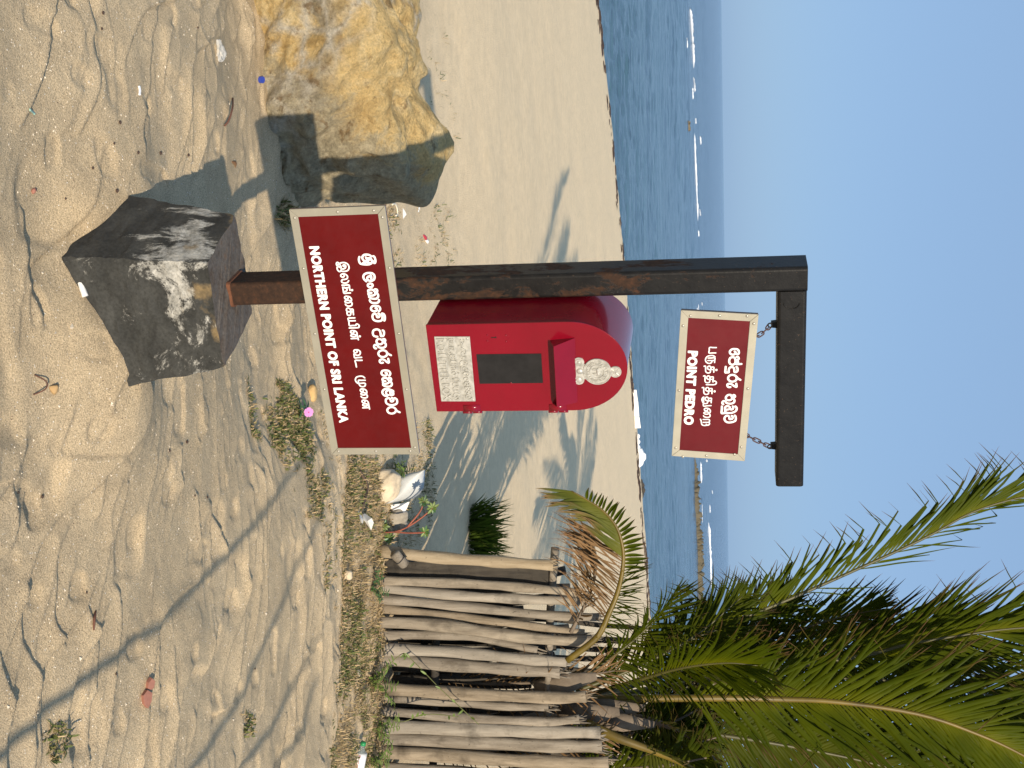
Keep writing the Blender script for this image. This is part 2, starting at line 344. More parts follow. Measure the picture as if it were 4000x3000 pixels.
TAM=[[-428,7496,-407,7467,-430,7445,-455,7470,-445,7512,-401,7518,-358,7490,-338,7435,-352,7386,-398,7350,-417,7292,-488,7269,-531,7302,-494,7347,-405,7385,-317,7380,-270,7338,-285,7297,-338,7271,-400,7281,-452,7306,-502,7374,-521,7463,-501,7546,-442,7597,-363,7602,-294,7557,-270,7476,-273,7390],[-150,7439,-128,7429,-112,7408,-107,7382,-114,7358,-130,7342,-153,7339,-174,7349,-190,7370,-195,7396,-188,7420,-172,7435,-150,7439],[-186,7360,-202,7414,-182,7480,-128,7523,-66,7505,-41,7441,-35,7371,9,7334,49,7358,65,7425,49,7496,-3,7539],[124,7329,125,7428,126,7528,201,7529,282,7530],[178,7342,268,7345,358,7353,356,7449,354,7536],[179,7381,207,7403,192,7518],[217,7436,262,7451,297,7424,313,7373],[275,7604,281,7601,286,7596,287,7590,285,7584,281,7580,274,7580,268,7582,264,7587,262,7594,264,7599,269,7603,275,7604],[490,7449,512,7439,527,7418,532,7392,526,7367,509,7351,488,7348,466,7358,451,7379,446,7405,453,7429,469,7445,490,7449],[447,7400,464,7485,524,7532,578,7528],[603,7498,621,7485,634,7454,638,7415,632,7376,618,7350,599,7342,580,7356,567,7386,563,7426,569,7464,583,7491,603,7498],[605,7507,660,7533,722,7506,738,7434,719,7367,673,7340],[996,7523,914,7526,833,7530,836,7477,904,7458,976,7447,1012,7406,992,7357,937,7348,901,7371,903,7440,905,7510],[901,7371,855,7343,801,7369,794,7422,840,7459,904,7458],[1084,7549,1085,7413,1093,7359,1129,7353,1167,7383,1170,7549],[1157,7358,1230,7360,1313,7361,1310,7449,1308,7537,1272,7560,1272,7595,1310,7633,1356,7626,1378,7588,1380,7465,1382,7341],[1500,7460,1520,7450,1535,7430,1540,7405,1534,7382,1518,7367,1497,7363,1477,7373,1462,7393,1457,7418,1463,7441,1479,7457,1500,7460],[1457,7418,1473,7495,1529,7539,1603,7537,1742,7551],[1612,7505,1629,7492,1641,7463,1645,7425,1640,7388,1626,7363,1608,7355,1591,7368,1579,7397,1575,7435,1580,7472,1594,7497,1612,7505],[1701,7346,1696,7532],[1637,7619,1644,7616,1648,7611,1650,7605,1648,7599,1643,7595,1637,7594,1630,7597,1626,7602,1624,7609,1626,7615,1631,7618,1637,7619],[2086,7466,2108,7456,2124,7435,2130,7410,2123,7387,2106,7371,2084,7368,2061,7378,2045,7398,2040,7424,2046,7447,2063,7462,2086,7466],[2040,7415,2046,7494,2098,7548,2173,7532,2210,7469,2199,7417,2161,7370],[2161,7361,2217,7361,2283,7365,2276,7468,2273,7567],[2362,7567,2363,7464,2364,7366,2463,7369,2567,7371],[2906,7563,2857,7507,2851,7418,2883,7324,2959,7281,3036,7301,3075,7349,3076,7376],[2978,7566,2979,7462,2980,7368,3076,7367,3153,7392,3178,7460,3160,7525,3107,7551,3068,7530,3076,7376],[3289,7466,3311,7457,3327,7438,3332,7415,3326,7393,3310,7379,3288,7376,3267,7385,3251,7404,3245,7427,3252,7449,3268,7463,3289,7466],[3245,7427,3261,7511,3320,7556,3387,7546],[3402,7522,3420,7509,3433,7481,3438,7444,3432,7409,3418,7385,3400,7378,3381,7390,3368,7418,3364,7455,3369,7490,3383,7515,3402,7522],[3406,7525,3465,7557,3513,7537,3532,7471,3517,7401,3477,7366],[3639,7462,3660,7454,3675,7436,3680,7413,3674,7392,3659,7379,3638,7376,3618,7385,3603,7403,3598,7425,3604,7446,3619,7460,3639,7462],[3597,7425,3611,7505,3670,7550,3767,7554,3885,7560],[3752,7525,3771,7512,3784,7484,3789,7447,3783,7411,3770,7387,3751,7380,3732,7392,3719,7421,3715,7458,3720,7493,3734,7518,3752,7525],[3844,7362,3836,7544]]
USIN=[[2570,17795,2548,17833,2479,17840,2425,17810,2408,17741,2414,17666,2460,17614,2513,17606,2560,17637,2572,17692,2547,17747,2501,17754,2477,17727],[2645,17670,2667,17615,2736,17587,2814,17593,2861,17634,2866,17689,2832,17738,2763,17752,2685,17739,2650,17705,2645,17670],[2639,17781,2648,17822,2694,17835,2733,17807,2732,17766],[2771,17773,2779,17814,2825,17814,2848,17786,2856,17765],[2856,17772,2850,17910],[2933,17771,2965,17799,3043,17802,3085,17770,3084,17722,3010,17716,2955,17695,2939,17647,2961,17592,3031,17570,3094,17569,3095,17524,3096,17479,3006,17485,2921,17492],[3273,17779,3324,17764,3360,17721,3373,17664,3359,17607,3321,17565,3269,17550,3219,17566,3182,17608,3169,17666,3184,17723,3222,17764,3273,17779],[3222,17769,3277,17810,3325,17879],[3535,17614,3535,17558,3487,17527,3447,17538,3432,17580,3449,17642,3497,17698,3529,17753,3522,17774,3427,17764],[3765,17590,3780,17534,3835,17488,3899,17491,3931,17533,3932,17596,3893,17645,3837,17649,3781,17618,3761,17598],[3774,17681,3782,17716,3830,17730,3846,17688,3837,17660],[3893,17694,3941,17715,3997,17700,4033,17644,4036,17574,4019,17504,3971,17469,3954,17427,3986,17392,4034,17391,4058,17419],[4117,17664,4149,17682,4205,17663,4213,17607,4148,17587,4116,17552,4115,17496,4155,17460,4211,17459,4220,17494,4212,17558],[4220,17494,4252,17459,4292,17465,4321,17529,4322,17620,4294,17705,4238,17762,4166,17769,4118,17734],[4114,17376,4219,17371,4327,17366,4326,17444,4325,17529],[4407,17633,4439,17661,4496,17654,4512,17618,4511,17576,4446,17570,4406,17535,4413,17485,4470,17442,4543,17448,4600,17497,4617,17568,4601,17660,4561,17731,4488,17746,4415,17732,4399,17711]]
UTAM=[[2357,17254,2355,17164,2353,17074,2434,17065,2511,17055,2512,17148,2514,17238],[2629,17215,2594,17167,2589,17098,2610,17015,2679,16965,2749,16964,2804,17004,2820,17067,2798,17115,2759,17130],[2661,17028,2660,17118,2660,17208,2730,17203,2799,17199],[2734,17019,2733,17193],[2904,16915,2896,16947,2920,16960,3045,16958,3092,16985,3105,17034,3078,17083,3008,17091,3005,17175],[3008,17091,2999,17036,2960,17008,2913,17023,2898,17065,2930,17092,3004,17105],[2934,17106,2935,17176,3009,17175,3087,17173],[3017,17258,3025,17256,3030,17251,3032,17244,3030,17237,3024,17232,3016,17230,3009,17232,3003,17237,3001,17244,3003,17251,3009,17256,3017,17258],[3197,16896,3186,16928,3209,16941,3335,16935,3383,16959,3396,17008,3373,17057,3302,17072,3295,17149],[3298,17065,3289,17010,3249,16982,3202,17001,3191,17039,3223,17067,3294,17076],[3227,17084,3228,17157,3378,17141,3347,17169,3355,17211,3395,17239,3442,17217,3457,17161,3456,17063,3454,16965],[3545,16854,3537,16886,3561,16899,3689,16897,3737,16924,3749,16973,3722,17023,3651,17031,3648,17116],[3651,17031,3642,16975,3602,16948,3554,16963,3539,17005,3571,17033,3647,17045],[3575,17047,3576,17117,3652,17116,3731,17114],[3659,17200,3667,17198,3673,17192,3675,17185,3673,17178,3667,17173,3659,17172,3651,17174,3645,17179,3643,17186,3645,17193,3651,17198,3659,17200],[3828,16898,3844,16866,3892,16844,3948,16850,4012,16884,4029,16933,4013,16983,3950,17012,3943,17097],[3836,16891,3964,16886,4101,16882,4095,16981,4091,17087],[3950,17005,3933,16956,3893,16932,3845,16943,3829,16982,3862,17014,3942,17023],[3870,17035,3867,17098,3935,17093,4007,17089],[4211,16993,4232,16987,4247,16970,4252,16946,4246,16924,4231,16907,4210,16901,4189,16908,4174,16925,4168,16948,4174,16971,4190,16987,4211,16993],[4166,16966,4191,17029,4248,17063,4304,17055],[4320,17023,4338,17014,4351,16989,4356,16955,4351,16922,4337,16897,4319,16888,4301,16898,4288,16923,4283,16957,4288,16990,4302,17014,4320,17023],[4336,17034,4393,17054,4442,17032,4453,16961,4433,16897,4400,16873],[4518,16860,4518,16938,4519,17016,4556,17037,4604,17015,4606,16936,4607,16858],[4604,17015,4645,17035,4686,17013,4694,16963,4661,16943],[4694,16970,4706,16899,4685,16835,4627,16815,4562,16809,4505,16789]]
PL=[[1128,10375,1153,10406,1245,10413,1282,10449,1246,10504],[1221,10467,1178,10449,1142,10470,1155,10509,1210,10508,1240,10465],[1161,10514,1156,10577,1272,10570],[1222,10507,1211,10566],[1319,10470,1324,10469,1327,10465,1328,10461,1327,10457,1324,10454,1319,10453,1314,10455,1311,10458,1310,10463,1311,10467,1315,10470,1319,10470],[1392,10442,1368,10462,1381,10495,1430,10495,1454,10452,1429,10438],[1369,10502,1377,10570,1499,10562],[1497,10442,1467,10468,1462,10555],[1541,10463,1545,10461,1549,10457,1550,10453,1548,10449,1545,10446,1540,10445,1536,10447,1532,10451,1531,10455,1533,10459,1536,10462,1541,10463],[1579,10366,1604,10398,1697,10404,1735,10441,1699,10497],[1674,10459,1630,10441,1593,10462,1606,10501,1662,10501,1692,10457],[1613,10506,1608,10570,1725,10563],[1674,10499,1663,10558],[1772,10572,1770,10445,1863,10446,1853,10569],[1906,10436,1909,10563,1996,10559],[1963,10441,1958,10540],[1172,10770,1228,10815,1276,10781,1227,10764,1184,10757],[1168,10833,1187,10871,1259,10840,1314,10800,1276,10759],[1373,10691,1336,10695,1331,10770],[1399,10788,1404,10786,1407,10783,1408,10778,1407,10774,1403,10772,1399,10771,1394,10773,1391,10776,1390,10780,1391,10785,1395,10787,1399,10788],[1431,10822,1474,10869,1567,10859,1578,10823,1522,10800,1534,10759,1595,10747,1651,10758,1659,10832],[1713,10768,1718,10767,1721,10763,1722,10759,1721,10755,1718,10752,1713,10751,1708,10753,1705,10756,1704,10761,1705,10765,1709,10768,1713,10768],[1795,10851,1764,10809,1775,10727,1830,10687,1892,10691,1936,10738],[1813,10792,1845,10829,1888,10819,1875,10780],[1789,10869,1833,10899,1895,10875],[2051,10443,2020,10469,2039,10525,2089,10525,2101,10454,2138,10444,2176,10469,2171,10522,2127,10538],[2122,10617,2127,10615,2130,10612,2131,10607,2130,10603,2127,10600,2122,10600,2117,10601,2114,10605,2113,10609,2114,10614,2118,10616,2122,10617],[2365,10425,2367,10570,2329,10603,2279,10580,2277,10475,2302,10432,2315,10459],[2417,10553,2416,10437,2511,10438,2487,10562],[2547,10556,2545,10428,2676,10431],[2626,10538,2631,10537,2634,10533,2636,10529,2634,10524,2631,10522,2626,10521,2621,10523,2618,10526,2617,10531,2618,10535,2621,10538,2626,10538],[2725,10554,2724,10431,2899,10429,2875,10526,2830,10548,2804,10510,2842,10465],[2803,10364,2829,10414],[1948,10697,2073,10689,2068,10730,1968,10752,1969,10816,2050,10807,2055,10749],[2001,10870,2045,10877],[2120,10898,2095,10854,2100,10773,2143,10739,2200,10762],[2119,10840,2152,10888,2201,10866,2182,10810],[2333,10817,2295,10850,2257,10814,2269,10755,2319,10732,2344,10758],[2388,10753,2445,10736,2490,10766,2459,10815,2389,10811,2388,10753],[2377,10847,2422,10871,2472,10837],[2534,10738,2597,10737,2617,10799,2547,10823,2528,10773,2534,10738],[2522,10843,2548,10899,2605,10869],[2642,10767,2686,10733,2731,10757,2687,10809,2643,10831,2688,10884,2738,10867],[2846,10792,2795,10814,2763,10777,2801,10738,2871,10736,2903,10780,2885,10852,2847,10891]]
# ================================================================== POST, SIGNS, LETTER BOX  (post frame: x along the arm, -y towards the road, z up)
def pf(s, o, z): return (s, -o, z)
def frame(name): return empty(name, PC, TH)
# --- materials
def rust_paint():
    m, nt, b = mat('weathered_black_paint'); v = coords(nt)
    sp = N(nt, 'ShaderNodeSeparateXYZ'); nt.links.new(v, sp.inputs[0])
    f = noise(nt, coords(nt, 'Object', (1, 1, .45)), 13, 9, 0.74, 0.3)
    low = mth(nt, 'MULTIPLY', mth(nt, 'SUBTRACT', 1.35, sp.outputs[2]), 0.15)
    ff = mth(nt, 'ADD', f, low)
    mask = ramp(nt, ff, [(0.52, (0, 0, 0)), (0.565, (1, 1, 1))])
    rust = ramp(nt, noise(nt, v, 60, 5, 0.7), [(0.3, (0.022, 0.013, 0.009)), (0.55, (0.042, 0.022, 0.013)), (0.75, (0.085, 0.035, 0.017))])
    paint = ramp(nt, noise(nt, v, 25, 4), [(0.3, (0.007, 0.0068, 0.007)), (0.7, (0.014, 0.0135, 0.013))])
    spk = ramp(nt, noise(nt, v, 150, 2), [(0.68, (0, 0, 0)), (0.72, (1, 1, 1))])
    c = mix(nt, mask, paint, rust); c = mix(nt, mth(nt, 'MULTIPLY', spk, 0.5), c, (0.09, 0.06, 0.04))
    nt.links.new(c, b.inputs['Base Color'])
    b.inputs['Specular IOR Level'].default_value = 0.2
    nt.links.new(ramp(nt, mask, [(0, (0.42,)*3), (1, (0.8,)*3)]), b.inputs['Roughness'])
    bump(nt, b, mth(nt, 'SUBTRACT', noise(nt, v, 90, 4), mask), 0.35, 0.0015)
    return m
M_POST = rust_paint()
M_FRAME = plain('cream_painted_trim', (0.27, 0.25, 0.195), 0.45, var=0.10, vs=14)
M_FRAME2 = plain('cream_painted_trim_light', (0.37, 0.345, 0.27), 0.45, var=0.12, vs=14)
M_EDGE = plain('dark_red_edge', (0.10, 0.012, 0.018), 0.5)
def red_panel(name, c, rough):
    m, nt, b = mat(name); v = coords(nt)
    nt.links.new(ramp(nt, noise(nt, v, 6, 5, 0.6), [(0.3, tuple(k*0.88 for k in c)), (0.7, tuple(k*1.14 for k in c))]), b.inputs['Base Color'])
    b.inputs['Specular IOR Level'].default_value = 0.22
    s = ramp(nt, noise(nt, v, 40, 4, 0.7), [(0.3, (rough-0.06,)*3), (0.7, (rough+0.12,)*3)]); nt.links.new(s, b.inputs['Roughness'])
    return m
M_SIGN = red_panel('maroon_sign_paint', (0.098, 0.0026, 0.0032), 0.42)
M_SIGN2 = red_panel('maroon_hanging_sign_paint', (0.112, 0.008, 0.011), 0.42)
M_WHITE = plain('white_lettering', (0.82, 0.82, 0.80), 0.5)
M_STEEL = plain('rivet_metal', (0.42, 0.39, 0.33), 0.4, 0.6)
M_CHAIN = plain('rusty_chain', (0.085, 0.045, 0.040), 0.65, 0.3, var=0.4, vs=120)
def rr_ring(w0, w1, h0, h1, r, n=4):
    """rounded rectangle outline"""
    out = []
    for cx, cy, a0 in ((w1-r, h1-r, 0), (w0+r, h1-r, 90), (w0+r, h0+r, 180), (w1-r, h0+r, 270)):
        for k in range(n+1):
            a = radians(a0+90*k/n); out.append((cx+r*cos(a), cy+r*sin(a)))
    return out
def stroke_mesh(mb, strokes, width, o0, o1, scale=1e-4, sub=4, fn=None, taper=False):
    """flat ribbons with raised thickness along traced strokes"""
    fn = fn or pf
    for si, st in enumerate(strokes):
        o1_ = o1+si*6e-6
        P = [Vector((st[i]*scale, st[i+1]*scale, 0)) for i in range(0, len(st), 2)]
        closed = (P[0]-P[-1]).length < 1e-4 and len(P) > 5
        sm = crom(P, max(2, (len(P)-1)*sub)) if len(P) > 2 else crom(P, 2)
        L = []; R = []; k = len(sm)
        for i, p in enumerate(sm):
            if closed: t = sm[(i+1) % (k-1)]-sm[(i-1) % (k-1)]
            else: t = sm[min(i+1, k-1)]-sm[max(i-1, 0)]
            if t.length < 1e-9: t = Vector((1, 0, 0))
            t.normalize(); nn = Vector((-t.y, t.x, 0))*width/2
            L.append(p+nn); R.append(p-nn)
        if not closed:      # rounded ends
            t0 = (sm[0]-sm[1]).normalized()*width*0.4; t1 = (sm[-1]-sm[-2]).normalized()*width*0.4
            L.insert(0, L[0]*0.72+R[0]*0.28+t0); R.insert(0, L[1]*0.28+R[0]*0.72+t0)
            L.append(L[-1]*0.72+R[-1]*0.28+t1); R.append(L[-2]*0.28+R[-1]*0.72+t1)
        k = len(L); vs = []
        for i in range(k):
            vs += [fn(L[i].x, o1_, L[i].y), fn(R[i].x, o1_, R[i].y), fn(L[i].x, o0, L[i].y), fn(R[i].x, o0, R[i].y)]
        fs = []
        for i in range(k-1):
            a = 4*i; b = a+4
            fs += [(a, b, b+1, a+1), (a, a+2, b+2, b), (a+1, b+1, b+3, a+3)]
        mb.add(vs, fs)
def text_part(name, body, x0, x1, zb, cap_h, o0, o1, material, parent, rot=0.0, bold=0.0, space=1.0, fat=0.0):
    cu = bpy.data.curves.new(name, 'FONT'); cu.body = body; cu.size = 1.0; cu.offset = bold; cu.space_character = space
    cu.resolution_u = 3; cu.fill_mode = 'FRONT'
    tmp = bpy.data.objects.new('tmp', cu); COL.objects.link(tmp)
    dg = bpy.context.evaluated_depsgraph_get(); dg.update()
    me = bpy.data.meshes.new_from_object(tmp.evaluated_get(dg))
    bpy.data.objects.remove(tmp); bpy.data.curves.remove(cu)
    n = len(me.vertices); co = np.zeros(n*3); me.vertices.foreach_get('co', co); co = co.reshape(-1, 3)
    mn, mx = co.min(0), co.max(0)
    u = (co[:, 0]-mn[0])/(mx[0]-mn[0])*(x1-x0-2*fat)+fat; v = (co[:, 1]-mn[1])/(mx[1]-mn[1])*(cap_h-2*fat)+fat
    fcs = [tuple(p.vertices) for p in me.polygons]; bpy.data.meshes.remove(me)
    # outline edges of the flat fill
    cnt = {}
    for f in fcs:
        for a_, b_ in zip(f, f[1:]+f[:1]): cnt.setdefault((min(a_, b_), max(a_, b_)), []).append((a_, b_))
    rim = [e[0] for e in cnt.values() if len(e) == 1]
    mb = MB()
    for k, (du, dv) in enumerate(((0, 0), (fat, 0), (-fat, 0), (0, fat), (0, -fat), (fat*.7, fat*.7), (-fat*.7, -fat*.7), (fat*.7, -fat*.7), (-fat*.7, fat*.7)) if fat else ((0, 0),)):
        uu, vv = u+du, v+dv; s = x0+uu*cos(rot)-vv*sin(rot); z = zb+uu*sin(rot)+vv*cos(rot); ot = o1+k*8e-6
        mb.add([(a, -ot, b) for a, b in zip(s, z)]+[(a, -o0, b) for a, b in zip(s, z)], fcs+[(b_, a_, a_+n, b_+n) for a_, b_ in rim])
    return mb.build(name, material, parent, shift=False)
# --- post with arm
PW0, PW1, PDEP = 0.004, 0.071, 0.098
post = tag(frame('sign_post'), 'tall rusty black square steel post with an arm reaching right', 'sign post')
mb = MB()
ring = rr_ring(PW0, PW1, 0.0, PDEP, 0.010)
zs = [0.33, 0.7, 1.2, 1.6, 1.957]; n = len(ring)
vs = [(a, b, z) for z in zs for a, b in ring]
fs = [(i*n+j, i*n+(j+1) % n, (i+1)*n+(j+1) % n, (i+1)*n+j) for i in range(len(zs)-1) for j in range(n)]
fs.append(tuple((len(zs)-1)*n+j for j in range(n)))
mb.add(vs, fs); mb.build('upright', M_POST, post, shift=False)
mb = MB(); ring = rr_ring(1.882, 1.956, 0.001, PDEP-0.001, 0.009)
mb.prism([(b, a) for a, b in ring], PW1-0.001, 0.648, lambda y, z, x: (x, y, z)); mb.build('arm', M_POST, post, shift=False)
mb = MB()       # weld seam where the arm meets the upright
mb.tube([pf(PW1+0.030+0.016*cos(a), -0.0002, 1.918+0.020*sin(a)) for a in np.linspace(-1.5, 1.5, 9)], 0.0016, 6)
mb.build('weld_bead', M_POST, post, shift=False)
for s in (0.176, 0.541):
    mb = MB(); mb.prism([(s-0.009, 1.884), (s-0.007, 1.868), (s+0.007, 1.868), (s+0.009, 1.884)], 0.034, 0.050, lambda a, b, c: (a, c, b))
    mb.tube([(s+0.006*cos(a), 0.034+0.0005, 1.866+0.006*sin(a)) for a in np.linspace(0, 2*pi, 13)], 0.0018, 6)
    mb.build('chain_bracket', M_POST, post, shift=False)
# --- sign boards
def sign_board(name, label, s0, s1, z0, z1, o_back, o_front, fw, panel_mat, rivets, rot=0.0, piv=None, fm=None):
    root = tag(frame(name), label, 'sign')
    piv = piv or ((s0+s1)/2, (z0+z1)/2)
    def R(s, z):
        a, b = s-piv[0], z-piv[1]; return piv[0]+a*cos(rot)-b*sin(rot), piv[1]+a*sin(rot)+b*cos(rot)
    def g(s, o, z):
        a, b = R(s, z); return (a, -o, b)
    mb = MB(); mb.prism([(s0+.001, z0+.001), (s1-.001, z0+.001), (s1-.001, z1-.001), (s0+.001, z1-.001)], o_back, o_front-0.002, lambda a, b, c: g(a, c, b))
    mb.build('backing', M_EDGE, root, shift=False)
    mb = MB(); mb.prism([(s0+fw*.8, z0+fw*.8), (s1-fw*.8, z0+fw*.8), (s1-fw*.8, z1-fw*.8), (s0+fw*.8, z1-fw*.8)], o_front-0.0022, o_front, lambda a, b, c: g(a, c, b))
    mb.build('panel', panel_mat, root, shift=False)
    e = 0.0004; A = (s0, z0), (s1, z0), (s1, z1), (s0, z1); B = (s0+fw, z0+fw), (s1-fw, z0+fw), (s1-fw, z1-fw), (s0+fw, z1-fw)
    for i in range(4):
        j = (i+1) % 4; t = Vector((A[j][0]-A[i][0], A[j][1]-A[i][1])).normalized()*e
        mb = MB(); q = [(A[i][0]+t.x, A[i][1]+t.y), (A[j][0]-t.x, A[j][1]-t.y), (B[j][0]-t.x, B[j][1]-t.y), (B[i][0]+t.x, B[i][1]+t.y)]
        mb.prism(q, o_front-0.0045, o_front+0.0022, lambda a, b, c: g(a, c, b)); fb = mb.build('frame_bar', fm or M_FRAME, root, shift=False)
        bv = fb.modifiers.new('b', 'BEVEL'); bv.width = 0.0008; bv.segments = 2
    for s, z in rivets:
        mb = MB(); c = Vector((s, -(o_front+0.0022), z)); mb.ball(c, (0.0042, 0.0020, 0.0042), 10, 6); mb.build('rivet', M_STEEL, root, True, shift=False)
    return root
LOWR = [(-.181, .633), (-.039, .633), (.153, .633), (.324, .633), (.524, .643), (.524, .755), (.524, .857), (.512, .872), (.327, .872), (.157, .872), (-.033, .872), (-.174, .872), (-.193, .851), (-.193, .753)]
low = sign_board('sign_board', 'wide maroon board lettered NORTHERN POINT OF SRI LANKA across the post', -0.205, 0.535, 0.6215, 0.8830, 0.001, 0.0125, 0.0215, M_SIGN, LOWR)
UPR = [(.142, 1.659), (.143, 1.735), (.146, 1.806), (.168, 1.823), (.358, 1.807), (.538, 1.789), (.561, 1.77), (.565, 1.693), (.568, 1.628), (.54, 1.609), (.361, 1.623), (.17, 1.639)]
URT = radians(-4.9)
upb = sign_board('hanging_sign_board', 'small maroon board lettered POINT PEDRO hanging from the arm on chains', 0.133, 0.575, 1.6155, 1.8170, -0.042, -0.030, 0.0205, M_SIGN2, UPR, URT, (0.354, 1.7155), M_FRAME2)
mb = MB(); stroke_mesh(mb, SIN, 0.0057, 0.0124, 0.0129); mb.build('sinhala_lettering', M_WHITE, low, shift=False)
mb = MB(); stroke_mesh(mb, TAM, 0.0039, 0.0124, 0.0129); mb.build('tamil_lettering', M_WHITE, low, shift=False)
text_part('english_lettering', 'NORTHERN POINT OF SRI LANKA', -0.1004, 0.4318, 0.6583, 0.0290, 0.0124, 0.0129, M_WHITE, low, 0.0025, 0.018, 1.10, 0.0013)
mb = MB(); stroke_mesh(mb, USIN, 0.0055, -0.0301, -0.0296); mb.build('sinhala_lettering', M_WHITE, upb, shift=False)
mb = MB(); stroke_mesh(mb, UTAM, 0.0033, -0.0301, -0.0296); mb.build('tamil_lettering', M_WHITE, upb, shift=False)
text_part('english_lettering', 'POINT PEDRO', 0.243, 0.4679, 1.6496, 0.0275, -0.0301, -0.0296, M_WHITE, upb, -0.077, 0.018, 1.10, 0.0014)
# --- chains
def link_mesh(mb, c, ang, L, W, r, flip):
    c = Vector(c); t = Vector((cos(ang), 0, sin(ang))); u = Vector((-sin(ang), 0, cos(ang)))
    if flip: u = Vector((0, 1, 0))*0.9 + u*0.35
    P = []
    for k in range(17):
        a = 2*pi*k/16; x = cos(a); y = sin(a)
        P.append(c + t*(x*W/2 + (L-W)/2*(1 if x > 0.01 else -1 if x < -0.01 else 0)) + u*(y*W/2))
    mb.tube(P, r, 6, cap=False)
def chain(pts, label):
    root = tag(frame('chain'), label, 'chain', 'chains of the hanging sign')
    for i in range(len(pts)-1):
        a, b = Vector((pts[i][0], 0.037, pts[i][1])), Vector((pts[i+1][0], 0.037, pts[i+1][1]))
        mb = MB(); link_mesh(mb, (a+b)/2, atan2(b.z-a.z, b.x-a.x), (b-a).length+0.0065, 0.0115, 0.0018, i % 2 == 1)
        mb.build('link', M_CHAIN, root, True, shift=False)
chain([(0.1755, 1.866), (0.187, 1.8585), (0.1985, 1.846), (0.207, 1.834), (0.2125, 1.8205)], 'short rusty chain slanting down to the hanging sign, nearer the post')
chain([(0.541, 1.866), (0.5345, 1.8525), (0.5265, 1.8385), (0.518, 1.8235), (0.509, 1.8075), (0.5005, 1.7945)], 'short rusty chain at the free end of the arm')
# --- letter box
M_RED = plain('red_enamel', (0.185, 0.0018, 0.0115), 0.20, spec=0.35, var=0.12, vs=5, bmp=0.06, bs=35, bd=0.002, coat=0.35)
M_BLK = plain('blackboard_paint', (0.013, 0.012, 0.012), 0.6, spec=.2, var=0.3, vs=30, bmp=0.1)
def silver():
    m, nt, b = mat('silver_paint'); v = coords(nt)
    b.inputs['Metallic'].default_value = 0.25; b.inputs['Roughness'].default_value = 0.42
    nt.links.new(ramp(nt, noise(nt, v, 90, 4), [(0.35, (0.34, 0.33, 0.29)), (0.6, (0.50, 0.485, 0.435))]), b.inputs['Base Color'])
    bump(nt, b, noise(nt, v, 220, 4), 0.4, 0.0012); return m
M_SIL = silver()
S0, S1, ZB, ZA, ZT = 0.0775, 0.3265, 0.989, 1.357, 1.501
def arch(gr=0.0, n=28):
    sc = (S0+S1)/2; rx = (S1-S0)/2+gr; rz = ZT-ZA+gr
    return [(S0-gr, ZB-gr), (S1+gr, ZB-gr)] + [(sc+rx*cos(a), ZA+rz*sin(a)) for a in np.linspace(0, pi, n)]
box = tag(frame('letter_box'), 'red arch-topped post letter box fixed to the side of the post', 'letter box')
mb = MB(); mb.prism(arch(), -0.10, 0.1425, lambda a, b, c: (a, -c, b)); ob = mb.build('body', M_RED, box, shift=False)
def autosm(o, ang=35):
    o.data.polygons.foreach_set('use_smooth', [True]*len(o.data.polygons)); o.data.set_sharp_from_angle(angle=radians(ang))
autosm(ob)
mb = MB(); mb.prism(arch(0.0015), 0.1435, 0.150, lambda a, b, c: (a, -c, b)); ob = mb.build('door', M_RED, box, shift=False)
bv = ob.modifiers.new('b', 'BEVEL'); bv.width = 0.0012; bv.segments = 2; bv.limit_method = 'ANGLE'; autosm(ob)
for z in (1.085, 1.315):
    mb = MB(); mb.tube([pf(S1+0.004, 0.147, z-0.026), pf(S1+0.004, 0.147, z-0.001)], 0.0048, 10); mb.tube([pf(S1+0.004, 0.147, z+0.001), pf(S1+0.004, 0.147, z+0.026)], 0.0044, 10)
    mb.box(pf(S1-0.008, 0.1508, z), (0.020, 0.0018, 0.046)); mb.build('hinge', M_RED, box, True, shift=False)
# slot hood
hz = [on(2161, 1355, .198), on(2174, 1588, .198)]
hA = (0.121, 1.372); hB = (0.302, 1.367); lA = (0.127, 1.308); lB = (0.305, 1.301)
a0, b0 = hz
P = [pf(hA[0], .1495, hA[1]), pf(hB[0], .1495, hB[1]), pf(b0[0], .198, b0[1]), pf(a0[0], .198, a0[1]), pf(lA[0], .1495, lA[1]), pf(lB[0], .1495, lB[1])]
mb = MB(); mb.add(P, [(0, 1, 2, 3), (0, 3, 4), (1, 5, 2)]); hood = mb.build('slot_hood', M_RED, box, shift=False)
so = hood.modifiers.new('s', 'SOLIDIFY'); so.thickness = 0.0022; so.offset = -1
bv = hood.modifiers.new('b', 'BEVEL'); bv.width = 0.002; bv.segments = 2
mb = MB(); mb.box(pf((lA[0]+lB[0])/2, 0.1504, 1.330), (0.160, 0.0012, 0.022)); mb.build('slot', M_BLK, box, shift=False)
mb = MB(); mb.prism([(.161, 1.113), (.246, 1.113), (.246, 1.281), (.162, 1.283)], 0.1497, 0.1512, lambda a, b, c: (a, -c, b)); mb.build('notice_panel', M_BLK, box, shift=False)
pl = MB(); pl.prism([(.108, 1.007), (.296, 1.004), (.297, 1.097), (.110, 1.101)], 0.1497, 0.1530, lambda a, b, c: (a, -c, b)); plate = pl.build('name_plate', M_SIL, box, shift=False)
bv = plate.modifiers.new('b', 'BEVEL'); bv.width = 0.001; bv.segments = 2
mb = MB(); stroke_mesh(mb, PL, 0.0024, 0.1528, 0.1562, sub=3); mb.build('raised_lettering', M_SIL, plate, shift=False)
text_part('raised_english_lettering', 'P.O.LETTER BOX', 0.1129, 0.2915, 1.0120, 0.0215, 0.1528, 0.1565, M_SIL, plate, 0.0, 0.012, 1.0)
